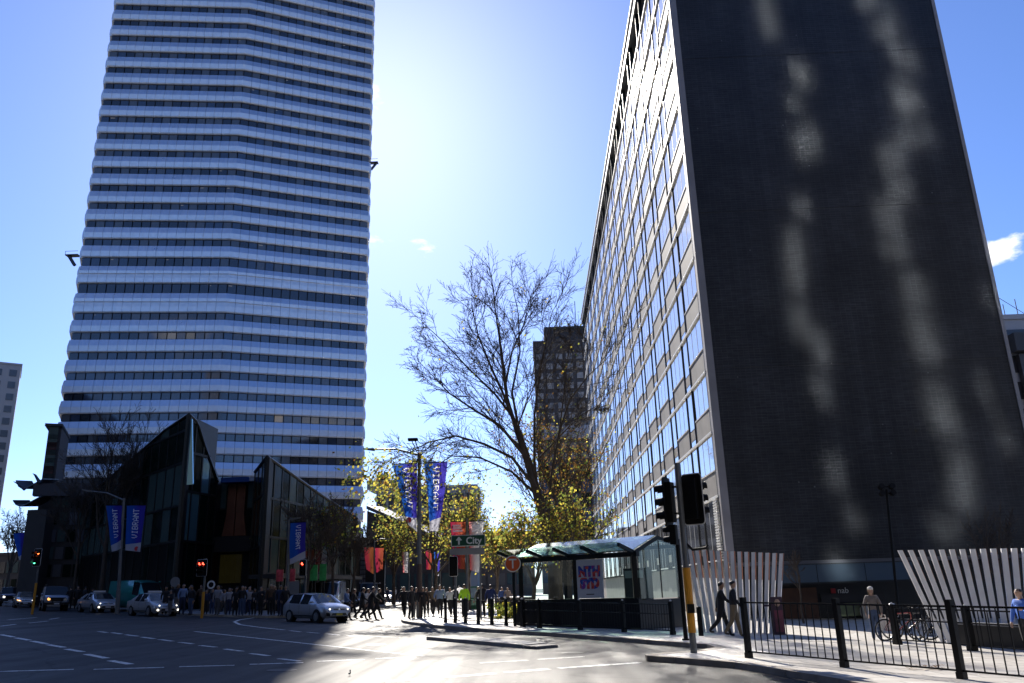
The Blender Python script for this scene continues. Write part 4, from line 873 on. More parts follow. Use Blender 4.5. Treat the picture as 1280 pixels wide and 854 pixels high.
def person(key, loc, rz, h, label, group, top, leg, skin=0, hair=0, style='short', face=False, name='person'):
    me, head, hx, hy, _ = PROTO[key]; s = h/1.76
    t = thing(name, label, 'person', loc, rz, group); t.scale = (s, s, s)
    o = link('body', me, t)
    for i, m_ in ((0, SKIN[skin]), (1, cloth(top)), (2, cloth(leg))): o.material_slots[i].link = 'OBJECT'; o.material_slots[i].material = m_
    if style != 'bald':
        hk = (key, style, hair)
        if hk not in HM: HM[hk] = hair_mesh(head, style).mesh('hair', HAIRC[hair], True)
        link('hair', HM[hk], t)
    if face:
        f = head[0]; m = MB(); hx_, hy_, _z, hr_, hry_, _t = head[2]; fy = hy_+hry_
        for q in (-.03, .03):
            e = MB(); e.ball((f.x+q, fy-.008, f.z+.03), .012, .010, .009, 8, 6); part('eye', e, mat('eye_dark', (.03, .02, .02), .3), t)
        m.ball((f.x, fy+.004, f.z-.002), .014, .018, .024, 8, 6); part('nose', m, SKIN[skin], t, smooth=True)
        m = MB(); m.ball((f.x, fy-.016, f.z-.05), .026, .012, .008, 8, 6); part('mouth', m, mat('lips', (.28, .1, .09), .5), t, smooth=True)
        m = MB(); [m.ball((hx_+q, hy_-.005, f.z+.005), .014, .022, .032, 8, 6) for q in (-hr_, hr_)]; part('ears', m, SKIN[skin], t, smooth=True)
    return t
DK = (.016, .016, .02); NV = (.02, .03, .07); GY = (.12, .12, .125); WH = (.6, .6, .62); BL = (.16, .24, .42); KH_ = (.20, .15, .09); RD = (.3, .03, .03); BRN = (.09, .05, .03); DN = (.05, .08, .16)
def faceto(dx, dy): return math.atan2(-dx, dy)    # rotation that turns +Y towards (dx, dy)
# the two men by the white fins, seen from behind
g = P(905, 800); person('walk', onpath(g), faceto(.5, -.2)+.2, 1.78, 'man in dark jacket and dark trousers walking past the white fins', 'men passing the white fins', DK, DK, 1, 0)
g = P(921, 801); person('pockets', onpath(g), faceto(.55, -.1), 1.80, 'taller man in black puffer jacket and khaki trousers by the white fins', 'men passing the white fins', (.012, .012, .014), KH_, 0, 0)
# woman with a white cap and bag
g = P(1098, 806); LADY = person('bag', onpath(g), faceto(-.25, -1), 1.55, 'woman in a white cap, grey cardigan and blue jeans, carrying a bag', None, (.16, .14, .13), DN, 0, 2, 'long', True)
hd = PROTO['bag'][1]; m = MB(); q_ = hd[2]; cz_ = q_[2]+.062; m.ball((q_[0], q_[1]-.005, cz_), q_[3]*1.16, q_[4]*1.16, q_[5]*.92, 16, 10); m.box(q_[0]-.075, q_[0]+.075, q_[1]+q_[4]*.8, q_[1]+q_[4]+.09, cz_-.006, cz_+.008); part('cap', m, mat('cap_white', (.7, .66, .6), .8), LADY, smooth=True)
s = 1.55/1.76; hb = onpath(g); q = Vector((-.30, .02, .86))*s; q.rotate(Quaternion(UPV, faceto(-.25, -1)))
bg_ = thing('shopping_bag', 'white shopping bag hanging from the hand of the woman in the cap', 'bag', hb+q-Vector((0, 0, .46)))
m = MB(); m.hexa([(-.17, -.07, 0), (.17, -.07, 0), (.17, .07, 0), (-.17, .07, 0), (-.14, -.05, .36), (.14, -.05, .36), (.14, .05, .36), (-.14, .05, .36)]); part('sack', m, mat('bag_white', (.75, .74, .70), .6, var=.1), bg_)
for y in (-.03, .03): m = MB(); m.tube([(-.09, y, .35), (-.05, y, .45), (.05, y, .45), (.09, y, .35)], .008, 5); part('handle', m, mat('bag_white', (.75, .74, .70), .6), bg_)
# person in blue at the right edge
g = AY(1286, 800, 20.0); g.z = gz(g.x); person('phone', onpath(g), faceto(-1, -.35), 1.52, 'curly haired person in a bright blue shirt at the right edge', None, (.06, .16, .55), DK, 0, 1, 'short', True)
# pedestrians waiting on the dark left footpath
rp = random.Random(12)
CG = 'pedestrians waiting on the left footpath'
tops = [(DK, 'black'), (DK, 'dark'), (NV, 'navy'), (GY, 'grey'), ((.30, .30, .33), 'white'), (BL, 'pale blue'), (BRN, 'brown'), (DK, 'black'), (NV, 'dark navy'), (RD, 'dark red')]
spec = {228: 5, 243: 5, 267: 4, 276: 4, 287: 4, 302: 5, 312: 4}
xs = [205, 212, 219, 226, 234, 240, 247, 255, 262, 268, 275, 281, 287, 293, 298, 304, 310, 316, 322, 329, 335, 342, 349, 356]
sigx = 252
ORD = ['first', 'second', 'third', 'fourth', 'fifth', 'sixth', 'seventh', 'eighth', 'ninth', 'tenth', 'eleventh', 'twelfth', 'thirteenth', 'fourteenth', 'fifteenth', 'sixteenth', 'seventeenth', 'eighteenth', 'nineteenth', 'twentieth', 'twenty-first', 'twenty-second', 'twenty-third', 'twenty-fourth']
crowd = []
for row in (0, 1):
    for i, x in enumerate(xs):
        if (row and i % 3 == 2) or (not row and i in (6, 11, 19)): continue
        xx = x+rp.uniform(-3, 3)+(3 if row else 0); yy = (771.2 if row == 0 else 766.5)+rp.uniform(-1.0, 1.4)+(x-280)*.012
        near_ = min(spec, key=lambda k: abs(k-x)); ci = spec[near_] if row == 0 and abs(near_-x) < 2.5 else rp.choice([0, 1, 2, 3, 6, 7, 8, 0, 1, 9 if row else 0])
        crowd.append((row, xx, yy, ci, rp.choice(['stand', 'standf', 'phone', 'pockets', 'bag', 'walkb', 'stand'])))
for row, xx, yy, ci, key in crowd:
    side = [c for c in crowd if c[0] == row and (c[1] > sigx) == (xx > sigx)]; nn = 1+sum(1 for c in side if abs(c[1]-sigx) < abs(xx-sigx)); g = P(xx, yy)
    person(key, onpath(g), rp.uniform(0, 2*pi) if row else faceto(.3+rp.gauss(0, .5), -1), rp.uniform(1.48, 1.88), '%s pedestrian in %s, %s %s the double red signal, %s row' % ('waiting' if row == 0 else 'standing', tops[ci][1], ORD[nn-1], 'right of' if xx > sigx else 'left of', 'kerb' if row == 0 else 'back'), CG, tops[ci][0], rp.choice([DK, DK, NV, DN, GY]), rp.choice([0, 0, 1]), rp.choice([0, 0, 1, 1, 2]), rp.choice(['short', 'short', 'long']))
for i, x in enumerate((86, 95, 104, 113)):
    g = P(x, 764); g = AY(x, 760, 70); g.z = gz(g.x); person('stand', onpath(g), rp.uniform(0, 6), rp.uniform(1.62, 1.8), 'dark pedestrian between the four-wheel drive and first taxi, %s from the left' % ORD[i], 'pedestrians behind the cars', DK, DK, 0, 0)
# people crossing the side street
WG = 'people crossing the side street'
for i, (x, y, key, top, tn, h) in enumerate(((432, 775, 'walk', BL, 'pale blue shirt, right behind the silver hatchback', 1.72), (441, 774, 'walkb', DK, 'black, just ahead of the person in pale blue', 1.68), (452, 775, 'walk', DK, 'black coat, at the left of the group striding across', 1.76), (458, 774.5, 'walkb', WH, 'white shirt half hidden between two dark walkers', 1.7), (463, 776, 'stride', DK, 'dark coat, at the head of the crossing group', 1.82), (471, 774.5, 'stride', (.03, .035, .03), 'dark green jacket with a long stride, rightmost of the crossing group', 1.74))):
    g = P(x, y); person(key, g, faceto(1, -.1+.1*i), h, 'walker in '+tn, WG, top, DK, 0, i % 2, 'short')
# people on the sunlit corner
SG = 'people on the sunlit corner'
for i, (x, y, key, top, leg, tn, h, hr, st) in enumerate((
    (505, 774, 'walk', DK, DK, 'walker in black leaving the sunlit corner, leftmost there', 1.68, 0, 'short'), (514, 777, 'stand', DK, DK, 'person in black standing left of the banner pole at the kerb', 1.66, 0, 'short'), (520, 776, 'phone', DK, GY, 'person in black with grey trousers close beside the banner pole', 1.6, 1, 'short'), (529, 776, 'standf', DK, DK, 'person in black right of the banner pole', 1.62, 0, 'long'),
    (533, 773, 'walkb', BRN, DK, 'woman in brown with long fair hair, first of the pair on the corner', 1.62, 2, 'long'), (541, 773, 'walkb', (.16, .12, .08), DK, 'woman in tan with reddish hair, second of the pair on the corner', 1.66, 1, 'long'), (550, 774.5, 'walk', (.20, .27, .42), DK, 'man in a pale blue shirt and black trousers walking away', 1.78, 0, 'short'), (563, 773, 'walk', WH, DK, 'person in a white top and black trousers walking away', 1.64, 1, 'short'),
    (569, 773, 'stand', DK, DK, 'person in black beside the City sign post', 1.68, 0, 'short'), (581, 775, 'stand', (.42, .75, .03), DK, 'worker in a bright green high visibility vest', 1.78, 1, 'short'), (599, 774, 'standf', GY, DK, 'person in grey half hidden behind the man in the black suit', 1.66, 2, 'short'), (603, 774.5, 'stand', DK, DK, 'man in a black suit behind the kerb fence', 1.8, 0, 'short'), (614, 775, 'stand', (.015, .03, .12), DK, 'man in a dark blue jacket behind the kerb fence', 1.76, 0, 'short'),
    (628, 765, 'walkb', (.05, .1, .3), DK, 'distant person in blue right of the dark blue jacket', 1.66, 1, 'short'), (635, 765, 'walk', (.25, .2, .18), DK, 'distant person in beige right of the dark blue jacket', 1.66, 1, 'short'))):
    g = P(x, y); person(key, onpath(g), (pi if key.startswith('walk') else rp.uniform(-.6, .6))+rp.uniform(-.4, .4) if i > 3 else faceto(.4, -1)+rp.uniform(-.8, .8), h, tn, SG, top, leg, 0, hr, st)
# distant pedestrians up the side street
for i, x in enumerate((484, 494, 502, 555, 574, 590, 645)):
    g = P(x, 757-rp.random()*2); person(rp.choice(['walk', 'stand', 'walkb']), onpath(g), rp.uniform(0, 6), rp.uniform(1.6, 1.8), 'small far-off pedestrian up the side street, %s from the left' % ORD[i], 'distant pedestrians', rp.choice([DK, GY, NV, WH]), DK, 0, 0)
# ================================================================== vehicles
CGL = mat('car_glass', (.018, .022, .028), .06, spec=.55)
TYRE = mat('tyre_rubber', (.015, .015, .016), .8); RIM = mat('alloy_rim', (.35, .36, .38), .35, metal=.8); ARCH = mat('wheel_well', (.008, .008, .008), .9)
HLG = mat('headlamp_glass', (.5, .55, .6), .1, metal=.5); CHR = mat('chrome_trim', (.6, .62, .65), .2, metal=.9); GRL = mat('grille_black', (.012, .012, .013), .4)
LAMP = mat('lamp_lit', (.9, .9, .85), .3, emit=(1, .93, .8), es=1.6); AMB = mat('lamp_amber', (.6, .3, .08), .3, emit=(1, .45, .12), es=1.2)
PLT = mat('plate_yellow', (.5, .38, .03), .5); PLTW = mat('plate_white', (.6, .6, .6), .5)
STY = {
 'hatch': dict(st=[(-2.15, .36, .72, .78, .70, .62, 'b'), (-2.09, .24, .84, .93, .82, .70, 'w'), (-1.72, .21, .95, 1.37, .87, .60, 'p'), (-1.45, .2, .95, 1.43, .88, .62, 'g'), (-.42, .2, .93, 1.475, .88, .62, 'p'), (-.32, .2, .92, 1.47, .88, .62, 'g'), (.45, .2, .91, 1.42, .88, .61, 'w'), (1.18, .2, .93, .98, .87, .72, 'b'), (1.82, .21, .80, .86, .84, .70, 'b'), (2.06, .27, .68, .73, .76, .60, 'b'), (2.15, .34, .58, .61, .62, .5, 'b')], wx=(-1.3, 1.33), r=.315, hw=.87),
 'sedan': dict(st=[(-2.4, .36, .80, .86, .70, .62, 'b'), (-2.34, .25, .92, .99, .83, .70, 'b'), (-1.75, .21, .97, 1.03, .88, .68, 'w'), (-1.05, .2, .95, 1.40, .89, .60, 'g'), (-.25, .2, .93, 1.46, .89, .62, 'p'), (-.15, .2, .92, 1.46, .89, .62, 'g'), (.62, .2, .92, 1.40, .89, .61, 'w'), (1.32, .2, .93, .98, .88, .72, 'b'), (2.02, .21, .80, .86, .85, .70, 'b'), (2.28, .27, .68, .73, .77, .62, 'b'), (2.38, .33, .56, .60, .64, .5, 'b')], wx=(-1.4, 1.42), r=.325, hw=.88),
 'fourwd': dict(st=[(-2.2, .55, 1.15, 1.85, .80, .74, 'b'), (-2.15, .5, 1.2, 1.92, .9, .78, 'g'), (-1.0, .5, 1.2, 1.95, .92, .80, 'p'), (-.9, .5, 1.2, 1.95, .92, .80, 'g'), (.35, .5, 1.2, 1.92, .92, .79, 'w'), (.72, .5, 1.2, 1.26, .92, .84, 'b'), (1.95, .5, 1.12, 1.20, .90, .82, 'b'), (2.12, .52, 1.02, 1.08, .84, .76, 'b')], wx=(-1.35, 1.35), r=.40, hw=.91),
 'van': dict(st=[(-2.6, .42, 1.3, 2.2, .90, .80, 'b'), (-2.55, .3, 1.35, 2.35, .98, .86, 'b'), (.55, .3, 1.3, 2.38, .98, .86, 'g'), (1.35, .3, 1.2, 2.2, .98, .82, 'w'), (2.0, .3, 1.15, 1.22, .95, .80, 'b'), (2.45, .35, .95, 1.02, .86, .70, 'b'), (2.55, .4, .75, .8, .74, .6, 'b')], wx=(-1.6, 1.6), r=.34, hw=.95),
}
def vehicle(name, style, col, label, cat, loc, ang, group=None, taxi=False, lit=False, plate=PLT, roofrack=False, small=False):
    S = STY[style]; st = S['st']; t = thing(name, label, cat, loc, 0, group)
    t.rotation_mode = 'QUATERNION'; t.rotation_quaternion = UPV.rotation_difference(Vector((SLOPE, 0, 1)).normalized()) @ Quaternion(UPV, ang)
    pm = mat('paint_%02d_%02d_%02d' % tuple(int(99*c) for c in col), col, .28, metal=.35, coat=.6)
    def sec(s):
        x, zs, zb, zt, wb, wt, k = s; return [(x, .80*wb, zs), (x, .97*wb, zs+.13), (x, wb, (zs+zb)/2+.06), (x, .97*wb, zb), (x, wt, zt-.035), (x, wt*.72, zt), (x, 0, zt+.015)]
    B, G, WS = MB(), MB(), MB()
    for a, b in zip(st, st[1:]):
        pa, pb = sec(a), sec(b)
        for j in range(6):
            for sg in (1, -1):
                q = [(pa[j][0], pa[j][1]*sg, pa[j][2]), (pb[j][0], pb[j][1]*sg, pb[j][2]), (pb[j+1][0], pb[j+1][1]*sg, pb[j+1][2]), (pa[j+1][0], pa[j+1][1]*sg, pa[j+1][2])]
                if sg > 0: q = q[::-1]
                tgt = B
                if j == 3 and a[6] == 'g': tgt = G
                if j >= 4 and a[6] == 'w': tgt = WS
                tgt.quad(*q)
    for s, rev in ((st[0], False), (st[-1], True)):
        p = sec(s); ring = [(x, y, z) for x, y, z in p]+[(x, -y, z) for x, y, z in reversed(p[:-1])]; B.poly(ring[::-1] if rev else ring)
    me = B.mesh('body', pm); bmm = bmesh.new(); bmm.from_mesh(me); bmesh.ops.remove_doubles(bmm, verts=bmm.verts, dist=.001); bmesh.ops.recalc_face_normals(bmm, faces=bmm.faces); bmm.to_mesh(me); bmm.free(); me.polygons.foreach_set('use_smooth', [True]*len(me.polygons)); body = link('body', me, t)
    part('side_windows', G, CGL, t); part('windscreen', WS, CGL, t)
    hw, r = S['hw'], S['r']; xf = st[-1][0]
    for wx in S['wx']:
        for sg in (1, -1):
            m = MB(); m.disc((wx, sg*(hw-.26), r), (0, sg, 0), r+.055, .262, 22); part('wheel_arch', m, ARCH, t)
            m = MB(); m.disc((wx, sg*(hw-.23), r), (0, sg, 0), r, .245, 24); w = part('wheel', m, TYRE, t)
            m = MB(); m.disc((wx, sg*(hw+.0), r), (0, sg, 0), r*.66, .022, 16)
            for k in range(5):
                a = 2*pi*k/5; m.bar((wx, sg*(hw+.028), r), (wx+cos(a)*r*.6, sg*(hw+.028), r+sin(a)*r*.6), .045, .02, up=Vector((0, 1, 0)))
            part('rim', m, RIM, w)
    from mathutils.bvhtree import BVHTree
    bv = BVHTree.FromPolygons(B.v+G.v+WS.v, B.f+[tuple(i+len(B.v) for i in f) for f in G.f]+[tuple(i+len(B.v)+len(G.v) for i in f) for f in WS.f])
    def hitx(y, z):
        h = bv.ray_cast(Vector((xf+2, y, z)), Vector((-1, 0, 0))); return h[0].x if h[0] is not None else xf-.5
    def hity(x, z, sg):
        h = bv.ray_cast(Vector((x, 3*sg, z)), Vector((0, -sg, 0))); return h[0].y if h[0] is not None else sg*hw
    def fpatch(nm, cs, mt, off=.012, n=5, k=3):      # a shaped piece laid on the nose: cs = four (y, z) corners
        m = MB(); g = [[None]*(n+1) for _ in range(k+1)]
        for j in range(k+1):
            for i in range(n+1):
                u, v = i/n, j/k; y = (cs[0][0]*(1-u)+cs[1][0]*u)*(1-v)+(cs[3][0]*(1-u)+cs[2][0]*u)*v; z = (cs[0][1]*(1-u)+cs[1][1]*u)*(1-v)+(cs[3][1]*(1-u)+cs[2][1]*u)*v; g[j][i] = (hitx(y, z)+off, y, z)
        for j in range(k):
            for i in range(n):
                q = [g[j][i], g[j][i+1], g[j+1][i+1], g[j+1][i]]; m.hexa([(p[0]-.03, p[1], p[2]) for p in q]+q)
        return part(nm, m, mt, t)
    zl = {'hatch': .70, 'sedan': .70, 'van': .92}.get(style, .92); wmx = st[-2][4]
    for sg in (1, -1):
        mt = AMB if lit == 'amber' and sg < 0 else LAMP if lit == 'head' else HLG
        if style == 'fourwd': m = MB(); m.disc((hitx(sg*.6, .95)-.01, sg*.60, .95), (1, 0, 0), .11, .05, 16); part('headlight', m, mt, t)
        else:
            h_ = fpatch('headlight', [(sg*wmx*.48, zl-.09), (sg*wmx*.97, zl-.03), (sg*wmx*1.0, zl+.08), (sg*wmx*.60, zl+.01)], mt)
            m = MB(); m.ball((hitx(sg*wmx*.72, zl-.02)+.015, sg*wmx*.72, zl-.02), .03, .05, .045, 10, 6); part('lamp_bulb', m, LAMP, h_)
        m = MB(); mx_ = st[-4][0]-.22 if style != 'fourwd' else .45; mz_ = (st[-4][3]+.06) if style != 'fourwd' else 1.32; m.ball((mx_, sg*(hw+.10), mz_), .06, .11, .07, 10, 6); m.bar((mx_, sg*(hw-.08), mz_-.05), (mx_, sg*(hw+.05), mz_-.02), .04); part('mirror', m, pm, t, smooth=True)
        if style in ('hatch', 'sedan'): fpatch('fog_surround', [(sg*wmx*.66, .33), (sg*wmx*.98, .36), (sg*wmx*.98, .52), (sg*wmx*.78, .50)], GRL, .008)
        if lit == 'fog': m = MB(); m.ball((hitx(sg*wmx*.84, .42)+.02, sg*wmx*.84, .42), .05, .08, .065, 10, 6); part('fog_lamp', m, LAMP, t)
        # door seams, handles and sill
        g0 = [s for s in st if s[6] == 'g']; xs_ = [g0[0][0]+.1, (g0[1][0]-.05 if len(g0) > 1 else g0[0][0]+1.0), (g0[-1][0]+1.0)]
        for x in xs_:
            m = MB(); zz = [.42, .55, .68, .8, .9]
            for za, zb in zip(zz, zz[1:]): m.bar((x, hity(x, za, sg), za), (x, hity(x, zb, sg), zb), .012, .012, up=Vector((1, 0, 0)))
            part('door_seam', m, GRL, t)
        for x in xs_[1:]: m = MB(); m.box(x-.22, x-.06, *sorted((hity(x-.15, .82, sg)-.01*sg, hity(x-.15, .82, sg)+.025*sg)), .80, .83); part('door_handle', m, pm, t)
        m = MB(); m.bar((S['wx'][0]+.42, hity(-.5, .36, sg)+.004*sg, .34), (S['wx'][1]-.42, hity(.5, .36, sg)+.004*sg, .34), .03, .06); part('sill', m, GRL, t)
    if style == 'fourwd':
        m = MB(); m.box(xf-.02, xf+.05, -.46, .46, .78, 1.0); m.box(xf-.02, xf+.12, -.9, .9, .5, .68)
        for sg in (1, -1): m.bar((xf+.06, sg*.30, .6), (xf+.08, sg*.30, 1.05), .06)
        m.bar((xf+.08, -.6, 1.03), (xf+.08, .6, 1.03), .06); part('grille', m, GRL, t)
    else:
        fpatch('grille', [(-.52, .30), (.52, .30), (.40, .50), (-.40, .50)], GRL, .010, 8); fpatch('upper_grille', [(-wmx*.46, zl-.06), (wmx*.46, zl-.06), (wmx*.44, zl-.015), (-wmx*.44, zl-.015)], GRL, .010, 8, 1)
        m = MB(); m.disc((hitx(0, zl-.03)+.008, 0, zl-.03), (1, 0, 0), .055, .015, 16); part('badge', m, CHR, t)
    m = MB(); x_ = (hitx(0, .42)+.012) if style != 'fourwd' else xf+.125; m.box(x_, x_+.02, -.19, .19, *((.37, .48) if style != 'fourwd' else (.53, .64))); part('number_plate', m, plate, t)
    if taxi:
        m = MB(); m.box(-.12, .12, -.42, .42, 1.475, 1.60); part('roof_sign', m, mat('taxi_sign', (.6, .62, .66), .4), t)
    if roofrack:
        m = MB()
        for y in (-.7, .7): m.bar((-1.9, y, 2.05), (.2, y, 2.05), .05)
        for k in range(5): m.bar((-1.8+k*.48, -.7, 2.05), (-1.8+k*.48, .7, 2.05), .04); 
        for x in (-1.7, .1):
            for y in (-.7, .7): m.bar((x, y, 1.9), (x, y, 2.05), .04)
        part('roof_rack', m, GRL, t)
        m = MB(); m.tube([(.6, .86, 1.2), (.6, .95, 2.1)], .05, 6); part('snorkel', m, GRL, t)
    return t
def gp(x, y): return P(x, y)
SIL = (.50, .52, .55); SIL2 = (.40, .42, .46)
QG = 'cars queued at the left signal'
c = P(395, 777.5); vehicle('hatchback', 'hatch', SIL, 'silver hatchback turning across the crossing, nearest of the cars', 'car', c, R(-43), lit=False)
c = P(190, 770); vehicle('taxi', 'sedan', SIL, 'silver taxi with roof sign beside the teal van, nearer of the two taxis', 'taxi', c, R(-43), QG, taxi=True, lit='fog', plate=PLTW)
c = P(121, 765.5); vehicle('taxi', 'sedan', SIL2, 'darker silver taxi between the four-wheel drive and the teal van', 'taxi', c, R(-45), QG, taxi=True, lit='fog', plate=PLTW)
c = P(66, 763.5); vehicle('four_wheel_drive', 'fourwd', (.28, .32, .40), 'boxy grey four-wheel drive with roof rack and black bull bar', 'car', c, R(-55), QG, lit='amber', roofrack=True, plate=PLTW)
c = P(29, 759.5); vehicle('parked_car', 'hatch', (.46, .44, .42), 'pale small car with glowing orange headlamp behind the yellow pole', 'car', c, R(-55), QG, lit='amber', plate=PLTW)
c = P(10, 757.5); vehicle('parked_car', 'fourwd', (.05, .06, .12), 'dark blue off-road car, second from the left edge', 'car', c, R(-55), QG, lit='head', plate=PLTW)
c = P(-8, 754); vehicle('parked_car', 'sedan', (.3, .33, .38), 'grey car cut off by the left edge', 'car', c, R(-52), QG, lit='head', plate=PLTW)
c = P(170, 764.5); vehicle('delivery_van', 'van', (.03, .30, .26), 'teal delivery van standing behind the two taxis', 'van', c, R(-30), QG, plate=PLTW)
PKG = 'vehicles parked along the side street'
for x, y, sty, col, lab, nm, ct in ((446, 761, 'van', (.6, .6, .58), 'white van parked at the kerb just right of the hatchback', 'white_van', 'van'), (491, 757.2, 'van', (.62, .62, .6), 'white van parked farther up the side street', 'white_van', 'van'), (474, 759, 'sedan', (.03, .032, .035), 'black car parked between the two white vans', 'parked_car', 'car'), (508, 754, 'hatch', (.3, .31, .32), 'grey car parked beyond the white vans', 'parked_car', 'car')):
    c = P(x, y); vehicle(nm, sty, col, lab, ct, Vector((c.x-2.4, c.y, gz(c.x-2.4))), R(-86), PKG, plate=PLTW)

# ================================================================== glass station shelter
SB = mat('shelter_steel', (.007, .009, .010), .45, spec=.25); CLR = glass('clear_glass', (.86, .95, .93), .9, .02, 1.5); RGL = glass('roof_glass', (.62, .76, .72), 1.0, .12, 1.7)
S0, S1 = P(646, 785.6).xy, P(800, 791.8).xy; sx = (S1-S0).normalized(); sb_ = Vector((-sx.y, sx.x)); LS = (S1-S0).length
def sp(u, v, z): p = S0+sx*u+sb_*v; return Vector((p.x, p.y, z))
sg0 = gz(1.5)+KH
sh = thing('station_shelter', 'black framed glass station shelter with a folded glass roof on the sunlit corner', 'shelter', (S0.x, S0.y, sg0))
WT = 1.18; ZB = 2.92; SD = 3.3
m = MB(); m.hexa([sp(-.1, 0, sg0-.25), sp(LS+.05, 0, sg0-.25), sp(LS+.05, .2, sg0-.25), sp(-.1, .2, sg0-.25), sp(.1, 0, WT), sp(LS+.05, 0, WT), sp(LS+.05, .2, WT), sp(.1, .2, WT)]); part('front_wall', m, mat('shelter_base', (.009, .010, .014), .4, spec=.2), sh, True)
m = MB(); m.hexa([sp(LS-.15, .21, sg0-.25), sp(LS+.05, .21, sg0-.25), sp(LS+.05, SD, sg0-.25), sp(LS-.15, SD, sg0-.25), sp(LS-.15, .21, WT-.05), sp(LS+.05, .21, WT-.05), sp(LS+.05, SD, WT-.05), sp(LS-.15, SD, WT-.05)]); part('end_wall', m, mat('shelter_base', (.009, .010, .014), .4, spec=.2), sh, True)
us = [.25, LS*.515, LS-.12]
for u in us: m = MB(); m.bar(sp(u, .1, WT), sp(u, .1, ZB), .26 if u != us[1] else .22, .2); part('post', m, SB, sh, True)
for u in (.25, LS-.05): m = MB(); m.bar(sp(u, SD, sg0), sp(u, SD, 3.3), .16); part('post', m, SB, sh, True)
m = MB(); m.bar(sp(-.05, .1, ZB), sp(LS+.1, .1, ZB), .22, .20); part('eave_beam', m, SB, sh, True)
m = MB(); m.bar(sp(0, 0.1, WT+.02), sp(LS, .1, WT+.02), .26, .06); part('sill', m, SB, sh, True)
m = MB(); m.bar(sp(0.2, SD, 3.28), sp(LS, SD, 3.28), .16, .16); part('back_beam', m, SB, sh, True)
prof = [(-.95, 3.34), (0.1, 3.06), (1.85, 3.68), (SD, 3.42)]
ru = [-.15, LS*.24, LS*.47, LS*.70, LS*.985]
for u in ru:
    m = MB()
    for (v0, z0), (v1, z1) in zip(prof, prof[1:]): m.bar(sp(u, v0, z0-.07), sp(u, v1, z1-.07), .13, .17 if v0 >= 0 else .14)
    part('rafter', m, SB, sh, True)
for u0, u1 in zip(ru, ru[1:]):
    for (v0, z0), (v1, z1) in zip(prof, prof[1:]):
        m = MB(); m.hexa([sp(u0+.03, v0, z0+.025), sp(u1-.03, v0, z0+.025), sp(u1-.03, v1-.02, z1+.025), sp(u0+.03, v1-.02, z1+.025), sp(u0+.03, v0, z0+.04), sp(u1-.03, v0, z0+.04), sp(u1-.03, v1-.02, z1+.04), sp(u0+.03, v1-.02, z1+.04)]); part('roof_pane', m, RGL, sh, True)
def pane(u0, u1, z0, z1, v=.1, nm='glass_pane', mm=None, th=.02): m = MB(); m.hexa([sp(u0, v, z0), sp(u1, v, z0), sp(u1, v+th, z0), sp(u0, v+th, z0), sp(u0, v, z1), sp(u1, v, z1), sp(u1, v+th, z1), sp(u0, v+th, z1)]); return part(nm, m, mm or CLR, sh, True)
pane(.42, us[1]-.14, WT+.06, ZB-.12); pane(LS*.76, LS-.28, WT+.06, ZB-.12)
# end glazing follows the roof
def endp(v0, v1, zt0, zt1): m = MB(); m.hexa([sp(LS, v0, WT), sp(LS, v1, WT), sp(LS+.02, v1, WT), sp(LS+.02, v0, WT), sp(LS, v0, zt0), sp(LS, v1, zt1), sp(LS+.02, v1, zt1), sp(LS+.02, v0, zt0)]); part('glass_pane', m, CLR, sh, True)
endp(.25, 1.80, 2.98, 3.52); endp(1.88, SD-.1, 3.52, 3.30)
m = MB(); m.bar(sp(LS, 1.84, WT), sp(LS, 1.84, 3.5), .05); part('glazing_bar', m, SB, sh, True)
pu0, pu1 = us[1]+.16, LS*.745
PST = thing('poster', 'white NTH SYD poster standing in the shelter window', 'poster', sp(pu0, .02, WT+.06))
m = MB(); m.hexa([sp(pu0, .0, WT+.06), sp(pu1, .0, WT+.06), sp(pu1, .05, WT+.06), sp(pu0, .05, WT+.06), sp(pu0, .0, ZB-.12), sp(pu1, .0, ZB-.12), sp(pu1, .05, ZB-.12), sp(pu0, .05, ZB-.12)]); part('sheet', m, mat('poster_sheet', (.52, .53, .60), .5), PST, True)
def striped():
    m, n, l, b = node_mat('poster_letters'); t = n.new('ShaderNodeTexCoord'); mp = n.new('ShaderNodeMapping'); mp.inputs['Rotation'].default_value = (R(20), R(35), R(50)); w = n.new('ShaderNodeTexNoise'); w.inputs['Scale'].default_value = 3.2; w.inputs['Detail'].default_value = 1; r = n.new('ShaderNodeValToRGB'); r.color_ramp.interpolation = 'CONSTANT'
    r.color_ramp.elements[0].color = (.45, .02, .03, 1); r.color_ramp.elements[1].position = .5; r.color_ramp.elements[1].color = (.02, .05, .35, 1); e = r.color_ramp.elements.new(.42); e.color = (.6, .08, .05, 1); e = r.color_ramp.elements.new(.6); e.color = (.03, .14, .5, 1); e = r.color_ramp.elements.new(.66); e.color = (.25, .03, .3, 1)
    l.new(t.outputs['Object'], mp.inputs[0]); l.new(mp.outputs[0], w.inputs[0]); l.new(w.outputs[0], r.inputs[0]); l.new(r.outputs[0], b.inputs[0]); return m
PL = striped(); pc = (pu0+pu1)/2; pw = pu1-pu0
for s, zz in (('NTH', 2.30), ('SYD', 1.82)): text_obj('lettering', s, .60*pw/1.5, PL, PST, frame_mtx(sp(pc, -.008, zz)-PST.location, (sx.x, sx.y, 0), (0, 0, 1)), bold=.045)
m = MB(); m.hexa([sp(pc-.2, -.006, 1.38), sp(pc+.2, -.006, 1.38), sp(pc+.2, .001, 1.38), sp(pc-.2, .001, 1.38), sp(pc-.2, -.006, 1.42), sp(pc+.2, -.006, 1.42), sp(pc+.2, .001, 1.42), sp(pc-.2, .001, 1.42)]); part('caption_line', m, DW, PST, True)
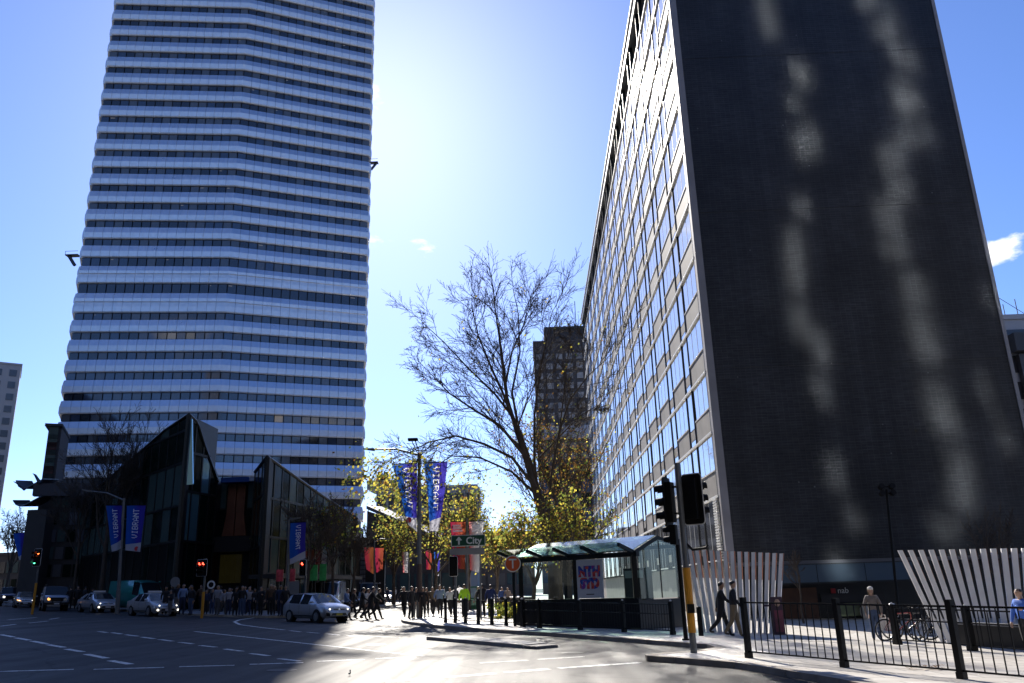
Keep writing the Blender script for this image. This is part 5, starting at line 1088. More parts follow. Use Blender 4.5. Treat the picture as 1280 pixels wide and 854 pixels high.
# shelter inside: escalator balustrade and ticket machine shapes
m = MB(); m.hexa([sp(LS*.74, 1.6, sg0), sp(LS*.9, 1.6, sg0), sp(LS*.9, 2.2, sg0), sp(LS*.74, 2.2, sg0), sp(LS*.74, 1.6, 2.4), sp(LS*.9, 1.6, 2.4), sp(LS*.9, 2.2, 2.4), sp(LS*.74, 2.2, 2.4)])
tm = thing('ticket_machine', 'dark ticket machine standing inside the glass shelter', 'machine', sp(LS*.82, 1.6, sg0)); part('cabinet', m, DW, tm, True)
m = MB(); a = [sp(LS*.75, 1.58, 2.0), sp(LS*.89, 1.58, 2.0), sp(LS*.89, 1.58, 2.3), sp(LS*.75, 1.58, 2.3)]; m.plate(a, .02, (sx.y, -sx.x, 0)); part('screen', m, mat('machine_screen', (.25, .3, .3), .2), tm, True)
# round T sign
g = Vector((-1.05, 37.3)); tg = thing('station_sign', 'round orange T sign on a black post at the left end of the shelter', 'sign', (g.x, g.y, gz(g.x)+KH))
tz = 2.78; nrm = Vector((.03, -1, 0)).normalized()
m = MB(); m.tube([(g.x+.02, g.y+.12, gz(g.x)), (g.x+.02, g.y+.12, 3.0)], .07, 8); part('post', m, SB, tg, True)
m = MB(); m.disc((g.x, g.y+.04, tz), (0, -1, 0), .36, .05, 32); part('rim', m, mat('sign_white', (.75, .75, .73), .5), tg, True)
m = MB(); m.disc((g.x, g.y-.012, tz), (0, -1, 0), .315, .012, 32); part('disc', m, mat('sign_orange', (.65, .10, .02), .5), tg, True)
text_obj('letter', 'T', .58, mat('sign_white', (.75, .75, .73), .5), tg, frame_mtx(Vector((g.x, g.y-.03, tz-.02))-tg.location, (1, 0, 0), (0, 0, 1)), bold=.006)

# ================================================================== white fin screens
FW_ = mat('fin_white', (.80, .80, .81), .55, var=.06); FB_ = mat('fin_terracotta', (.26, .10, .055), .6, var=.1)
def fins(name, label, base, tops, brownside, n2, wid=.13, dep=.24, cut=.66, low=None, slant=.5):
    t = thing(name, label, 'screen', (base[0][0], base[0][1], gz(base[0][0])))
    n = len(base)
    for i in range(n):
        b = Vector(base[i]); q = Vector(tops[i]); d = (q-b); xd = n2
        if low is not None and i >= 4: b = b.lerp(q, low)
        yd = Vector((-xd.y, xd.x, 0)); cs = [(-wid/2, -dep/2), (wid/2, -dep/2), (wid/2, dep/2), (-wid/2, dep/2)]
        m = MB(); m.hexa([b+xd*u+yd*v for u, v in cs]+[q+xd*u+yd*v for u, v in cs]); f = part('fin', m, FW_, t, True)
        c0 = Vector(base[i]).lerp(q, cut); s = wid/2*brownside; m = MB(); e = .012*brownside
        cs = [(s+e*.2, -dep/2+.01), (s+e, -dep/2+.01), (s+e, dep/2), (s+e*.2, dep/2)]
        m.hexa([c0+xd*u+yd*v for u, v in cs]+[q+Vector((0, 0, -.002))+xd*u+yd*v for u, v in cs]); part('terracotta_facing', m, FB_, f, True)
    return t
n = 14; B0, B1 = P(880, 795), P(972, 797); xd = Vector((1, -.32, 0)).normalized(); xr = Vector((cos(R(-22)), sin(R(-22)), 0))
bs = [B0.lerp(B1, i/(n-1))+Vector((0, 0, KH-.05)) for i in range(n)]; tp = []
for i in range(n):
    x = 863+(977-863)*i/(n-1); y = 687+(692-687)*i/(n-1); p = AY(x, y, bs[i].y+.15); tp.append(p)
fins('fin_screen', 'left screen of leaning white fins with terracotta upper edges beside the traffic signal', bs, tp, 1, xr)
n = 18; A_, B_ = P(1181, 810), P(1345, 823); bs, tp = [], []
for i in range(n):
    f = i/(n-1); b = A_.lerp(B_, f); b.z = gz(b.x)+KH; q = AY(1125+(1345-1125)*f, 688-4*f, b.y+.35); bs.append(b); tp.append(q)
d = (B_-A_); d.z = 0; d.normalize(); nn = Vector((d.y, -d.x, 0)); nn = nn if nn.y < 0 else -nn
FR = fins('fin_screen', 'right screen of leaning white fins rising behind the low black wall', bs, tp, 1, Vector((.94, -.34, 0)).normalized(), low=.24, wid=.135, dep=.14)
lw = thing('low_wall', 'low black wall in front of the right fin screen', 'wall', (A_.x, A_.y, gz(12)))
p0 = A_.lerp(B_, 3.5/17)+nn*.28; p1 = B_+d*2+nn*.28
m = MB(); m.hexa([Vector((v.x, v.y, gz(v.x)-.2)) for v in (p0, p1, p1-nn*.6, p0-nn*.6)]+[Vector((v.x, v.y, gz(v.x)+KH+.56)) for v in (p0, p1, p1-nn*.6, p0-nn*.6)]); part('wall', m, mat('black_stone', (.009, .009, .010), .45, var=.2), lw, True)
q0, q1 = p0-d*.05+nn*.05, p1+nn*.05; m = MB(); m.hexa([Vector((v.x, v.y, gz(v.x)+KH+.562)) for v in (q0, q1, q1-nn*.7, q0-nn*.7)]+[Vector((v.x, v.y, gz(v.x)+KH+.61)) for v in (q0, q1, q1-nn*.7, q0-nn*.7)]); part('coping', m, mat('stone_coping', (.22, .22, .22), .6), lw, True)

# ================================================================== fences
FBK = mat('fence_black', (.006, .006, .0065), .45, spec=.2); FTOP = mat('fence_rail', (.012, .012, .013), .25, spec=.6)
WDOT = mat('reflector_white', (.75, .75, .75), .3)
def fence(label, pts, h, postw, nb, railtop=.1, post_extra=.0, dots=False, mid=False, posth=None):
    t = thing('pedestrian_fence', label, 'fence', Vector((pts[0][0], pts[0][1], gz(pts[0][0])+KH)), 0, 'black pedestrian fences')
    base = [Vector((p[0], p[1], gz(p[0])+KH)) for p in pts]
    for i, b in enumerate(base):
        m = MB(); d = ((base[min(i+1, len(base)-1)]-base[max(0, i-1)])*Vector((1, 1, 0))).normalized(); ph = posth or h+post_extra
        m.bar(b-Vector((0, 0, .05)), b+Vector((0, 0, ph)), postw, postw, up=d); m.bar(b, b+Vector((0, 0, .12)), postw*1.2, postw*1.2, up=d); q = part('post', m, FBK, t, True)
        if dots: m = MB(); m.ball(b+Vector((0, 0, ph+.02)), .04, None, None, 8, 6); part('cap', m, WDOT, q, True)
    for a, b in zip(base, base[1:]):
        d = (b-a).normalized(); a2, b2 = a+d*postw*.5, b-d*postw*.5
        m = MB(); m.bar(a2+Vector((0, 0, h-railtop)), b2+Vector((0, 0, h-railtop)), .05, .035); part('rail', m, FTOP, t, True)
        m = MB(); m.bar(a2+Vector((0, 0, .14)), b2+Vector((0, 0, .14)), .04, .03); part('rail', m, FBK, t, True)
        if mid: m = MB(); m.bar(a2+Vector((0, 0, h*.62)), b2+Vector((0, 0, h*.62)), .05, .035); part('rail', m, FTOP, t, True)
        k = nb or max(2, round((b2-a2).length/.14))
        for j in range(1, k+1):
            p = a2.lerp(b2, j/(k+1)); m = MB(); m.bar(p+Vector((0, 0, .155)), p+Vector((0, 0, h-railtop-.018)), .018 if nb else .014, None, up=d); part('baluster', m, FBK, t, True)
    return t
fence('tall black fence with thick square posts nearest the camera on the right', [(4.9, 20.55), (6.26, 18.15), (7.56, 15.95), (8.9, 13.6)], 1.36, .115, 12, railtop=.12)
fl = [P(*q) for q in ((557, 782), (569, 782.3), (582, 783), (598, 784), (615, 785.2), (633, 786.3), (653, 787.8))]
fence('thin black kerb fence along the sunlit corner, left of the shelter', [(p.x, p.y) for p in fl], 1.12, .11, None, dots=True)
fl = [P(*q) for q in ((653.5, 787.9), (674, 789.3), (725, 792), (780, 795), (841, 798.5))]
fence('black railed fence running in front of the station shelter', [(p.x+.02, p.y-.02) for p in fl], 1.12, .13, None, dots=True, mid=True)
fence('black post and rail fence before the low wall on the right', [(10.35, 25.35), (11.2, 22.8), (12.1, 20.1)], 1.1, .16, 8, dots=True, mid=True)
# ================================================================== traffic signals
SGB = mat('signal_black', (.006, .006, .0065), .55, spec=.2); GALV = mat('galvanised_pole', (.16, .17, .18), .5, metal=.5, var=.15); YEL = mat('pole_yellow', (.62, .27, .015), .45, var=.1)
LR = mat('lens_red', (.5, .02, .02), .3, emit=(1, .06, .03), es=6); LO = mat('lens_orange_red', (.5, .06, .02), .3, emit=(1, .14, .03), es=6); LG = mat('lens_green', (.02, .4, .2), .3, emit=(.1, 1, .5), es=5); LOFF = mat('lens_off', (.01, .01, .01), .3, spec=.3)
WEDGE = mat('backboard_edge', (.55, .55, .55), .5)
def head(parent, c, ang, lens, s=1.0, board=True, cols=1, edge=True):
    """signal head at world point c, lenses facing direction ang (0 = towards -Y, turned ccw)"""
    q = Quaternion(UPV, ang); L = lambda x, y, z: Vector(c)+q @ Vector((x*s, y*s, z*s)); w = .17*cols
    def bx(m, x0, x1, y0, y1, z0, z1): m.hexa([L(x0, y0, z0), L(x1, y0, z0), L(x1, y1, z0), L(x0, y1, z0), L(x0, y0, z1), L(x1, y0, z1), L(x1, y1, z1), L(x0, y1, z1)])
    n = len(lens); hh = .175*n; m = MB(); bx(m, -w, w, -.02, .2, -hh, hh); h = part('signal_head', m, SGB, parent, True)
    if board:
        a, b = w+.13, hh+.14; pts = []
        for (sx_, sz_) in ((-1, -1), (1, -1), (1, 1), (-1, 1)):
            r = .09
            for k in range(4):
                t = {(-1, -1): pi, (1, -1): 1.5*pi, (1, 1): 0, (-1, 1): .5*pi}[(sx_, sz_)]+k*pi/6; pts.append((sx_*(a-r)+r*cos(t), sz_*(b-r)+r*sin(t)))
        m = MB(); m.plate([L(x, .03, z) for x, z in pts], .02, q @ Vector((0, -1, 0))); part('backboard', m, SGB, h, True)
        if edge:
            m = MB(); pp = [L(x, .04, z) for x, z in pts]; m.tube(pp+[pp[0]], .018*s, 5); part('backboard_edge', m, WEDGE, h, True)
    for i, cols_ in enumerate(lens):
        z = hh-.175-.35*i
        for j, lm_ in enumerate(cols_ if isinstance(cols_, (list, tuple)) else [cols_]):
            x = 0 if not isinstance(cols_, (list, tuple)) else (-.17+.34*j)
            m = MB(); m.disc(L(x, -.021, z), q @ Vector((0, -1, 0)), .115*s, .02*s, 16); part('lens', m, lm_, h, True)
            m = MB(); o = []; k = 12
            for t in range(k+1): a = pi*(-.12+1.24*t/k); o.append((cos(a)*.14, sin(a)*.14))
            for (x0, z0), (x1, z1) in zip(o, o[1:]): m.hexa([L(x+x0, -.02, z+z0), L(x+x0*1.06, -.02, z+z0*1.06), L(x+x1*1.06, -.02, z+z1*1.06), L(x+x1, -.02, z+z1), L(x+x0, -.27, z+z0-.02), L(x+x0*1.06, -.27, z+z0*1.06-.02), L(x+x1*1.06, -.27, z+z1*1.06-.02), L(x+x1, -.27, z+z1-.02)])
            part('visor', m, SGB, h, True)
    return h
def pole(parent, x, y, z0, z1, r, m_, nm='pole', top=None):
    m = MB(); m.tube([(x, y, z0), (x+(top or (0, 0))[0], y+(top or (0, 0))[1], z1)], r, 12); return part(nm, m, m_, parent, True)
# the near signal, seen from behind
g = P(868, 823); gx, gy, gz0 = g.x, g.y, g.z+KH; ns = thing('traffic_signal', 'near black traffic signal seen from behind on a grey and orange pole', 'traffic signal', (gx, gy, gz0), 0, 'traffic signals')
pole(ns, gx, gy, gz0-.1, .50, .085, GALV); pole(ns, gx, gy, .502, 2.10, .102, YEL, 'pole_sleeve'); pole(ns, gx, gy, 2.103, 4.80, .075, GALV)
m = MB(); m.disc((gx, gy, 4.80), (0, 0, 1), .085, .03, 12); part('cap', m, GALV, ns, True)
head(ns, (gx+.36, gy+.05, 3.86), R(142), [LOFF]*3, 1.0); head(ns, (gx+.50, gy+.16, 3.88), R(98), [LOFF]*3, .92, board=False); head(ns, (gx-.36, gy+.12, 3.80), R(-118), [LOFF]*3, 1.0, edge=False)
head(ns, (gx-.30, gy+.1, 2.95), R(-115), [LOFF, LOFF], .72, board=False)
for z in (3.5, 4.2): m = MB(); m.bar((gx-.35, gy+.06, z), (gx+.35, gy+.06, z), .05); part('bracket', m, SGB, ns, True)
m = MB(); m.tube([(gx+.05, gy, 2.72), (gx+.2, gy-.02, 2.55), (gx+.55, gy-.05, 2.58), (gx+.6, gy-.05, 2.66)], .035, 8); part('bracket', m, SGB, ns, True)
m = MB(); m.box(gx-.09, gx+.09, gy-.16, gy-.09, .98, 1.2); part('push_button', m, SGB, ns, True)
# slim dark pole just behind
p = P(858, 806); sp2_ = thing('sign_pole', 'slim black pole close behind the orange-sleeved signal pole', 'pole', (p.x, p.y, p.z+KH)); pole(sp2_, p.x, p.y, p.z, AY(849, 676, p.y).z, .07, FBK); m = MB(); m.disc((p.x, p.y, p.z+KH), (0, 0, 1), .12, .05, 12); part('base', m, FBK, sp2_, True); m = MB(); m.ball((p.x, p.y, AY(849, 676, p.y).z), .075); part('cap', m, FBK, sp2_, True)
b = P(877, 800); bo = thing('bollard', 'short black bollard at the foot of the white fins', 'bollard', (b.x, b.y, b.z+KH)); m = MB(); m.tube([(b.x, b.y, b.z+KH), (b.x, b.y, b.z+KH+.92)], .085, 12); part('post', m, FBK, bo, True); m = MB(); m.ball((b.x, b.y, b.z+KH+.92), .085, None, .05); part('cap', m, FBK, bo, True)
def far_signal(label, px, pyb, ytop, hy, lens, ang, Y=None, sleeve=.0, cols=1, s=1.0, hx=None, board=True, edge=True):
    g = P(px, pyb); g.z = gz(g.x); t = thing('traffic_signal', label, 'traffic signal', onpath(g), 0, 'traffic signals'); zt = AY(px, ytop, g.y).z; zs = AY(px, sleeve, g.y).z if sleeve else g.z+.3
    pole(t, g.x, g.y, g.z, zs, .085, YEL if sleeve else GALV, 'pole_sleeve'); pole(t, g.x, g.y, zs+.003, zt, .065, GALV); c = AY(hx or px, hy, g.y-.3); head(t, (c.x, g.y-.3, c.z), ang, lens, s, cols=cols, board=board, edge=edge)
    m = MB(); m.bar((g.x, g.y, c.z), (c.x, g.y-.1, c.z), .06); part('bracket', m, SGB, t, True); return t
far_signal('traffic signal with red and green lit on a yellow pole before the queued cars', 40, 768, 690, 697, [(LOFF, LO), (LOFF, LOFF), (LG, LOFF)], R(-25), sleeve=729, cols=2, s=.92, hx=46)
far_signal('traffic signal with two red lights side by side on a yellow-based pole in the crowd', 252, 773, 698, 710, [(LR, LR), (LOFF, LOFF), (LOFF, LOFF)], R(-10), sleeve=740, cols=2, s=.74)
far_signal('traffic signal with a single red light behind the hatchback', 380, 771, 700, 710, [LR, LOFF, LOFF], R(-10), s=.76, hx=378)
far_signal('unlit traffic signal seen from behind beside the City sign post', 570, 778, 696, 708, [LOFF]*3, R(170), s=.76, hx=567)
# ================================================================== street lamps with banners
NOFL = None
def banner_mat(name, c0, c1, c2, base, side):
    """printed cloth: blue running to violet, a white foot with a red dot, lit through from behind"""
    m, n, l, b = node_mat(name); t = n.new('ShaderNodeUVMap') if False else n.new('ShaderNodeTexCoord'); sp_ = n.new('ShaderNodeSeparateXYZ'); l.new(t.outputs['UV'], sp_.inputs[0])
    wv = n.new('ShaderNodeTexNoise'); wv.inputs['Scale'].default_value = .9; l.new(t.outputs['UV'], wv.inputs[0])
    ad = n.new('ShaderNodeMath'); ad.operation = 'MULTIPLY_ADD'; ad.inputs[1].default_value = .7; l.new(wv.outputs[0], ad.inputs[0]); l.new(sp_.outputs[0], ad.inputs[2])
    r = n.new('ShaderNodeValToRGB'); r.color_ramp.elements[0].color = (*c0, 1); r.color_ramp.elements[0].position = .3; r.color_ramp.elements[1].color = (*c2, 1); r.color_ramp.elements[1].position = 1.15 if False else 1.0; e = r.color_ramp.elements.new(.7); e.color = (*c1, 1); l.new(ad.outputs[0], r.inputs[0])
    ft = n.new('ShaderNodeMath'); ft.operation = 'LESS_THAN'; ft.inputs[1].default_value = base
    bow = n.new('ShaderNodeMath'); bow.operation = 'MULTIPLY_ADD'; bow.inputs[1].default_value = -.07*side; l.new(sp_.outputs[0], bow.inputs[0]); l.new(sp_.outputs[1], bow.inputs[2]); l.new(bow.outputs[0], ft.inputs[0])
    mx = n.new('ShaderNodeMixRGB'); mx.inputs[2].default_value = (.55, .55, .62, 1); l.new(ft.outputs[0], mx.inputs[0]); l.new(r.outputs[0], mx.inputs[1])
    n.remove(b); d = n.new('ShaderNodeBsdfDiffuse'); tl = n.new('ShaderNodeBsdfTranslucent'); ms = n.new('ShaderNodeMixShader'); ms.inputs[0].default_value = .5
    l.new(mx.outputs[0], d.inputs[0]); l.new(mx.outputs[0], tl.inputs[0]); l.new(d.outputs[0], ms.inputs[1]); l.new(tl.outputs[0], ms.inputs[2]); l.new(ms.outputs[0], n['Material Output'].inputs[0]); return m
BMAT = banner_mat('banner_blue', (.025, .14, .58), (.025, .10, .50), (.06, .05, .42), .13, 1); RBM = banner_mat('banner_red', (.25, .015, .06), (.30, .03, .05), (.32, .07, .04), -.3, 1); RWM = banner_mat('banner_red_white', (.65, .05, .06), (.6, .5, .5), (.7, .7, .7), -.3, 1)
DOT = mat('banner_dot', (.6, .04, .06), .6); BTX = leaf_mat('banner_letters', (.9, .9, .9))
GLYPH = {'V': '10001 10001 10001 10001 01010 01010 00100', 'I': '01110 00100 00100 00100 00100 00100 01110', 'B': '11110 10001 10001 11110 10001 10001 11110', 'R': '11110 10001 10001 11110 10100 10010 10001', 'A': '00100 01010 10001 10001 11111 10001 10001', 'N': '10001 11001 11101 10111 10011 10001 10001', 'T': '11111 00100 00100 00100 00100 00100 00100'}
def printed(word, i, j, n, down):
    """is this cell of the cloth part of a printed letter? (letters lie on their side, reading down or up the banner)"""
    j0, u0 = 4, (n-7)//2+1
    q = j-j0 if down else len(word)*6-1-(j-j0); r = (u0+6-i) if down else (i-u0)
    if not (0 <= q < len(word)*6 and 0 <= r < 7): return False
    c = q % 6; return c < 5 and GLYPH[word[q//6]].split()[r][c] == '1'
def banner(label, TL, TR, BR, BL, m_, word=None, top_first=True, flip=1, group='street banners', ripple=.10, dot=None, seed=0, txs=.30):
    t = thing('street_banner', label, 'banner', (TL+TR)/2, 0, group); rr = random.Random(seed); n, k = (22, 64) if word else (8, 16); ph = rr.uniform(0, 6)
    def pt(u, v): a = TL.lerp(TR, u); b = BL.lerp(BR, u); p = a.lerp(b, v); p = p+Vector((sin(v*5+ph)*ripple*.3*v, sin(u*7+v*3+ph)*ripple*min(1, v*2)+sin(v*6+ph*2)*ripple*.5*v, 0)); return p
    m = MB(); V = [[pt(i/n, j/k) for i in range(n+1)] for j in range(k+1)]
    m.v = [tuple(V[j][i]) for j in range(k+1) for i in range(n+1)]; uv = [(i/n, 1-j/k) for j in range(k+1) for i in range(n+1)]
    for j in range(k):
        for i in range(n): a = j*(n+1)+i; m.f.append((a, a+n+1, a+n+2, a+1)); m.m.append(1 if word and printed(word, i, j, n, top_first) else 0)
    o = part('cloth', m, [m_, BTX] if word else m_, t, True, True); ul = o.data.uv_layers.new(name='UVMap')
    for lp in o.data.loops: ul.data[lp.index].uv = uv[lp.vertex_index]
    m = MB(); m.bar(TL+Vector((0, 0, .03)), TR+Vector((0, 0, .03)), .05); part('top_arm', m, SGB, t, True)
    if dot: c = pt(*dot)+Vector((0, -.02, 0)); m = MB(); m.disc(c, (0, -1, 0), .16, .006, 20); part('dot', m, DOT, t, True)
    return t
def lamp(label, bx, by, top, Y=None, arm=None, flood=None, r=.10, lower=None):
    g = P(bx, by) if Y is None else AY(bx, by, Y); Yv = g.y; zb = gz(g.x); q = AY(*top, Yv); t = thing('street_lamp', label, 'street lamp', onpath(Vector((g.x, Yv, zb))), 0, 'street lamps')
    zl = AY(0, lower, Yv).z if lower else zb+1.6
    m = MB(); m.tube([(g.x, Yv, zb), (g.x+(q.x-g.x)*.2, Yv, zl)], [r*1.5, r*1.4], 12); part('base', m, mat('lamp_base_brown', (.07, .045, .04), .5) if lower else GALV, t, True)
    m = MB(); m.tube([(g.x+(q.x-g.x)*.2, Yv, zl+.003), q], [r*1.15, r*.8], 12); part('pole', m, GALV, t, True)
    if arm:
        a = AY(*arm, Yv); m = MB(); m.tube([q-Vector((0, 0, .15)), q.lerp(a, .5)+Vector((0, 0, .12)), a], [r*.6, r*.5, r*.4], 8); part('arm', m, GALV, t, True)
        d = (a-q).normalized(); m = MB(); m.hexa([a+d*.55+Vector((0, y, z)) for y, z in ((-.1, -.04), (.1, -.04))]+[a-d*.1+Vector((0, y, z)) for y, z in ((.14, -.08), (-.14, -.08))]+[a+d*.55+Vector((0, y, .03)) for y in (-.1, .1)]+[a-d*.1+Vector((0, y, .07)) for y in (.14, -.14)]); part('lamp_head', m, GALV, t, True)
    if flood: a = AY(*flood, Yv); m = MB(); m.bar(q, a, .06); m.bar(q+Vector((-.12, 0, 0)), a+Vector((-.2, 0, 0)), .05); m.box(a.x-.42, a.x+.15, Yv-.2, Yv+.2, a.z, a.z+.14); part('floodlight', m, SGB, t, True)
    return t
g = P(524, 775.5); lamp('tall street lamp between the twin blue banners on the sunlit corner', 524, 775.5, (524, 566), arm=(466, 562), flood=(519, 551), r=.115, lower=722)
Yc = g.y-.05; Q = lambda x, y, Y: AY(x, y, Y)
banner('blue and violet VIBRANT banner left of the tall corner lamp, folded by the wind', Q(490, 581, Yc), Q(521, 579.5, Yc), Q(522, 665, Yc-.3), Q(511, 656, Yc-.5), BMAT, 'VIBRANT', True, 1, ripple=.16, seed=1, dot=(.25, .9))
banner('blue and violet VIBRANT banner right of the tall corner lamp', Q(530, 579, Yc), Q(559.5, 578, Yc), Q(549, 664, Yc-.3), Q(538, 664, Yc-.4), BMAT, 'VIBRANT', True, 1, ripple=.14, seed=2)
Yl = 60
lamp('leaning street lamp with two blue banners beside the teal van', 147, 762, (155, 623), Y=Yl, arm=(112, 614), r=.11)
banner('blue VIBRANT banner on the left side of the lamp by the teal van', Q(132.5, 632, Yl-.05), Q(153, 632, Yl-.05), Q(151.5, 686, Yl-.1), Q(140, 690, Yl-.1), BMAT, 'VIBRANT', False, -1, seed=3, ripple=.06)
banner('blue VIBRANT banner on the right side of the lamp by the teal van', Q(158.5, 632, Yl-.05), Q(182, 632, Yl-.05), Q(175.5, 690, Yl-.1), Q(157, 688, Yl-.1), BMAT, 'VIBRANT', False, 1, seed=4, ripple=.06, dot=(.72, .94))
Y3 = 60
lamp('slim street lamp holding the single blue banner left of the pavilion trees', 359, 765, (361, 650), Y=Y3, arm=(366, 649), r=.085)
banner('single blue VIBRANT banner above the hatchback', Q(363, 654, Y3-.05), Q(382.5, 653, Y3-.05), Q(381, 698, Y3-.1), Q(361.5, 706, Y3-.1), BMAT, 'VIBRANT', True, 1, seed=5, ripple=.08)
Y4 = 100
lamp('faint street lamp with a blue banner at the left edge', 25, 745, (32, 662), Y=Y4, arm=(14, 660), r=.12)
banner('small blue banner hanging at the left edge under the pagoda roof', Q(17, 667, Y4-.05), Q(32, 666, Y4-.05), Q(31, 700, Y4-.1), Q(23, 700, Y4-.1), BMAT, None, seed=6, ripple=.1)
Y5 = 62
lamp('street lamp between the red banners behind the City sign', 584, 763, (584, 648), Y=Y5, r=.085)
banner('red and orange banner above the left end of the City sign', Q(563, 652.5, Y5), Q(582, 652.5, Y5), Q(581, 712, Y5), Q(568, 710, Y5), RBM, None, seed=7, ripple=.1)
banner('red and orange banner above the right end of the City sign', Q(586, 652.5, Y5), Q(605, 651.5, Y5), Q(599, 716, Y5), Q(588, 713, Y5), RWM, None, seed=8, ripple=.1)
for i, (xa, xb, c) in enumerate(((566, 578, .3), (590, 601, .4))):
    m = MB(); p, q = Q(xa, 664, Y5-.2), Q(xb, 657, Y5-.2)
    t = [o for o in COL.objects if o.name.startswith('street_banner')][-2+i]
    for z in (p.z, (p.z+q.z)/2, q.z): m.box(p.x, q.x-(z-p.z)*.3, Y5-.24, Y5-.22, z-.07, z+.07)
    part('emblem', m, BTX, t, True)
Y6 = 80
lamp('street lamp with two dark red banners right of the gridded screen', 468, 757, (468, 676), Y=Y6, arm=(483, 674), r=.08)
banner('dark red banner beside the gridded screen', Q(455, 684, Y6), Q(467, 684, Y6), Q(467, 718, Y6), Q(458, 712, Y6), banner_mat('banner_dark_red', (.16, .015, .03), (.18, .02, .03), (.16, .05, .02), -.3, 1), None, seed=9)
banner('orange-red banner with pale figures beside the gridded screen', Q(469, 685, Y6), Q(480, 685, Y6), Q(478, 712, Y6), Q(470, 716, Y6), RBM, None, seed=10)
for i, (x, y0, y1, c, nm) in enumerate(((415, 690, 714, RBM, 'thin red and white banner above the hatchback roof'), (507, 690, 716, RWM, 'thin pale banner between the trees on the side street'), (536, 688, 712, RBM, 'thin orange banner right of the corner lamp'), (546, 690, 720, BMAT, 'thin violet banner right of the corner lamp'))):
    Yv = 86+i; lamp('thin street pole carrying the '+nm, x+4, 755, (x+4.5, y0-6), Y=Yv, r=.06); banner(nm, Q(x-4, y0, Yv), Q(x+3.5, y0, Yv), Q(x+3, y1, Yv), Q(x-3, y1, Yv), c, None, seed=20+i, group='thin banners up the side street')
# shop displays glowing green and pink at the foot of the right pavilion
GP = mat('green_display', (.02, .14, .05), .5, emit=(.05, .5, .12), es=.02, var=.7, vscale=2.4); PP = mat('pink_display', (.26, .04, .06), .5, emit=(.6, .06, .1), es=.02, var=.7, vscale=3)
for i, (x0, x1, y0, y1, mm, lb_) in enumerate(((387, 397, 706, 726, GP, 'green backlit poster left of the pair above the hatchback'), (399, 408, 705, 726, GP, 'green backlit poster right of the pair above the hatchback'), (345, 354, 712, 727, PP, 'pink lit poster right of the lobby window'), (362, 369, 711, 727, PP, 'pink lit poster under the single blue banner'))):
    Yv = 62+i*.1; a, b = Q(x0, y1, Yv), Q(x1, y0, Yv); t = thing('lit_poster', lb_, 'poster', (a.x, Yv, gz(a.x)+KH)); m = MB(); m.box(a.x, b.x, Yv, Yv+.12, a.z, b.z); part('panel', m, mm, t, True); m = MB(); m.box(a.x+.1, a.x+.2, Yv+.02, Yv+.1, gz(a.x), a.z-.002); m.box(b.x-.2, b.x-.1, Yv+.02, Yv+.1, gz(a.x), a.z-.002); part('legs', m, SGB, t, True)
# ================================================================== road signs and small street furniture
g = P(570, 778.5); Ys = g.y+.25; cs = thing('road_sign', 'green City direction sign with a white up arrow above the corner fence', 'sign', (g.x, Ys, gz(g.x)+KH))
SGN = mat('sign_green', (.005, .055, .03), .4); SW = mat('sign_lettering', (.55, .58, .56), .5)
a, b = Q(564, 683.5, Ys), Q(606.5, 668, Ys)
m = MB(); m.box(a.x, b.x, Ys, Ys+.05, a.z, b.z); part('panel', m, SW, cs, True)
m = MB(); m.box(a.x+.035, b.x-.035, Ys-.012, Ys-.002, a.z+.035, b.z-.035); part('face', m, SGN, cs, True)
cx, cz = a.x+.42, (a.z+b.z)/2
m = MB(); m.box(cx-.045, cx+.045, Ys-.02, Ys-.014, cz-.2, cz+.1); m.plate([(cx-.17, Ys-.021, cz+.03), (cx-.09, Ys-.021, cz+.0), (cx, Ys-.021, cz+.1), (cx+.09, Ys-.021, cz), (cx+.17, Ys-.021, cz+.03), (cx, Ys-.021, cz+.22)], .006, (0, -1, 0)); part('arrow', m, SW, cs, True)
text_obj('lettering', 'City', .50, SW, cs, frame_mtx(Vector((cx+.80, Ys-.016, cz-.02))-cs.location, (1, 0, 0), (0, 0, 1)), bold=.012)
a2, b2 = Q(563, 694.5, Ys+.4), Q(606, 685, Ys+.4); m = MB(); m.box(a2.x, b2.x, Ys+.06, Ys+.1, a2.z, b2.z); part('second_panel', m, mat('sign_back_grey', (.22, .23, .24), .5, metal=.3), cs, True)
for x in (a.x+.22, b.x-.3): pole(cs, x, Ys+.14, gz(g.x), b.z-.05, .04, GALV, 'post')
for (x, y, Yv, r, lb_, c) in ((219, 727.5, 59, .34, 'round pale sign left of the double red signal, seen from behind', mat('sign_back_grey', (.22, .23, .24), .5, metal=.3)), (264, 731, 58, .28, 'small round ringed sign right of the double red signal', mat('sign_white', (.75, .75, .73), .5))):
    c0 = Q(x, y, Yv); t = thing('round_sign', lb_, 'sign', (c0.x, Yv, gz(c0.x)+KH)); pole(t, c0.x, Yv+.06, gz(c0.x), c0.z+.2, .035, GALV, 'post'); m = MB(); m.disc((c0.x, Yv, c0.z), (0, -1, 0), r, .03, 24); part('disc', m, c, t, True)
    if r < .3: m = MB(); m.disc((c0.x, Yv-.032, c0.z), (0, -1, 0), r*.62, .008, 20); part('centre', m, SGB, t, True)
c0 = Q(366, 735, 61); t = thing('notice_board', 'small grey notice board behind the hatchback', 'sign', (c0.x, 61, gz(c0.x)+KH)); m = MB(); m.box(c0.x-.45, c0.x+.45, 61, 61.05, c0.z-.45, c0.z+.45); part('panel', m, mat('sign_back_grey', (.22, .23, .24), .5), t, True); pole(t, c0.x, 61.1, gz(c0.x), c0.z, .04, GALV, 'post')
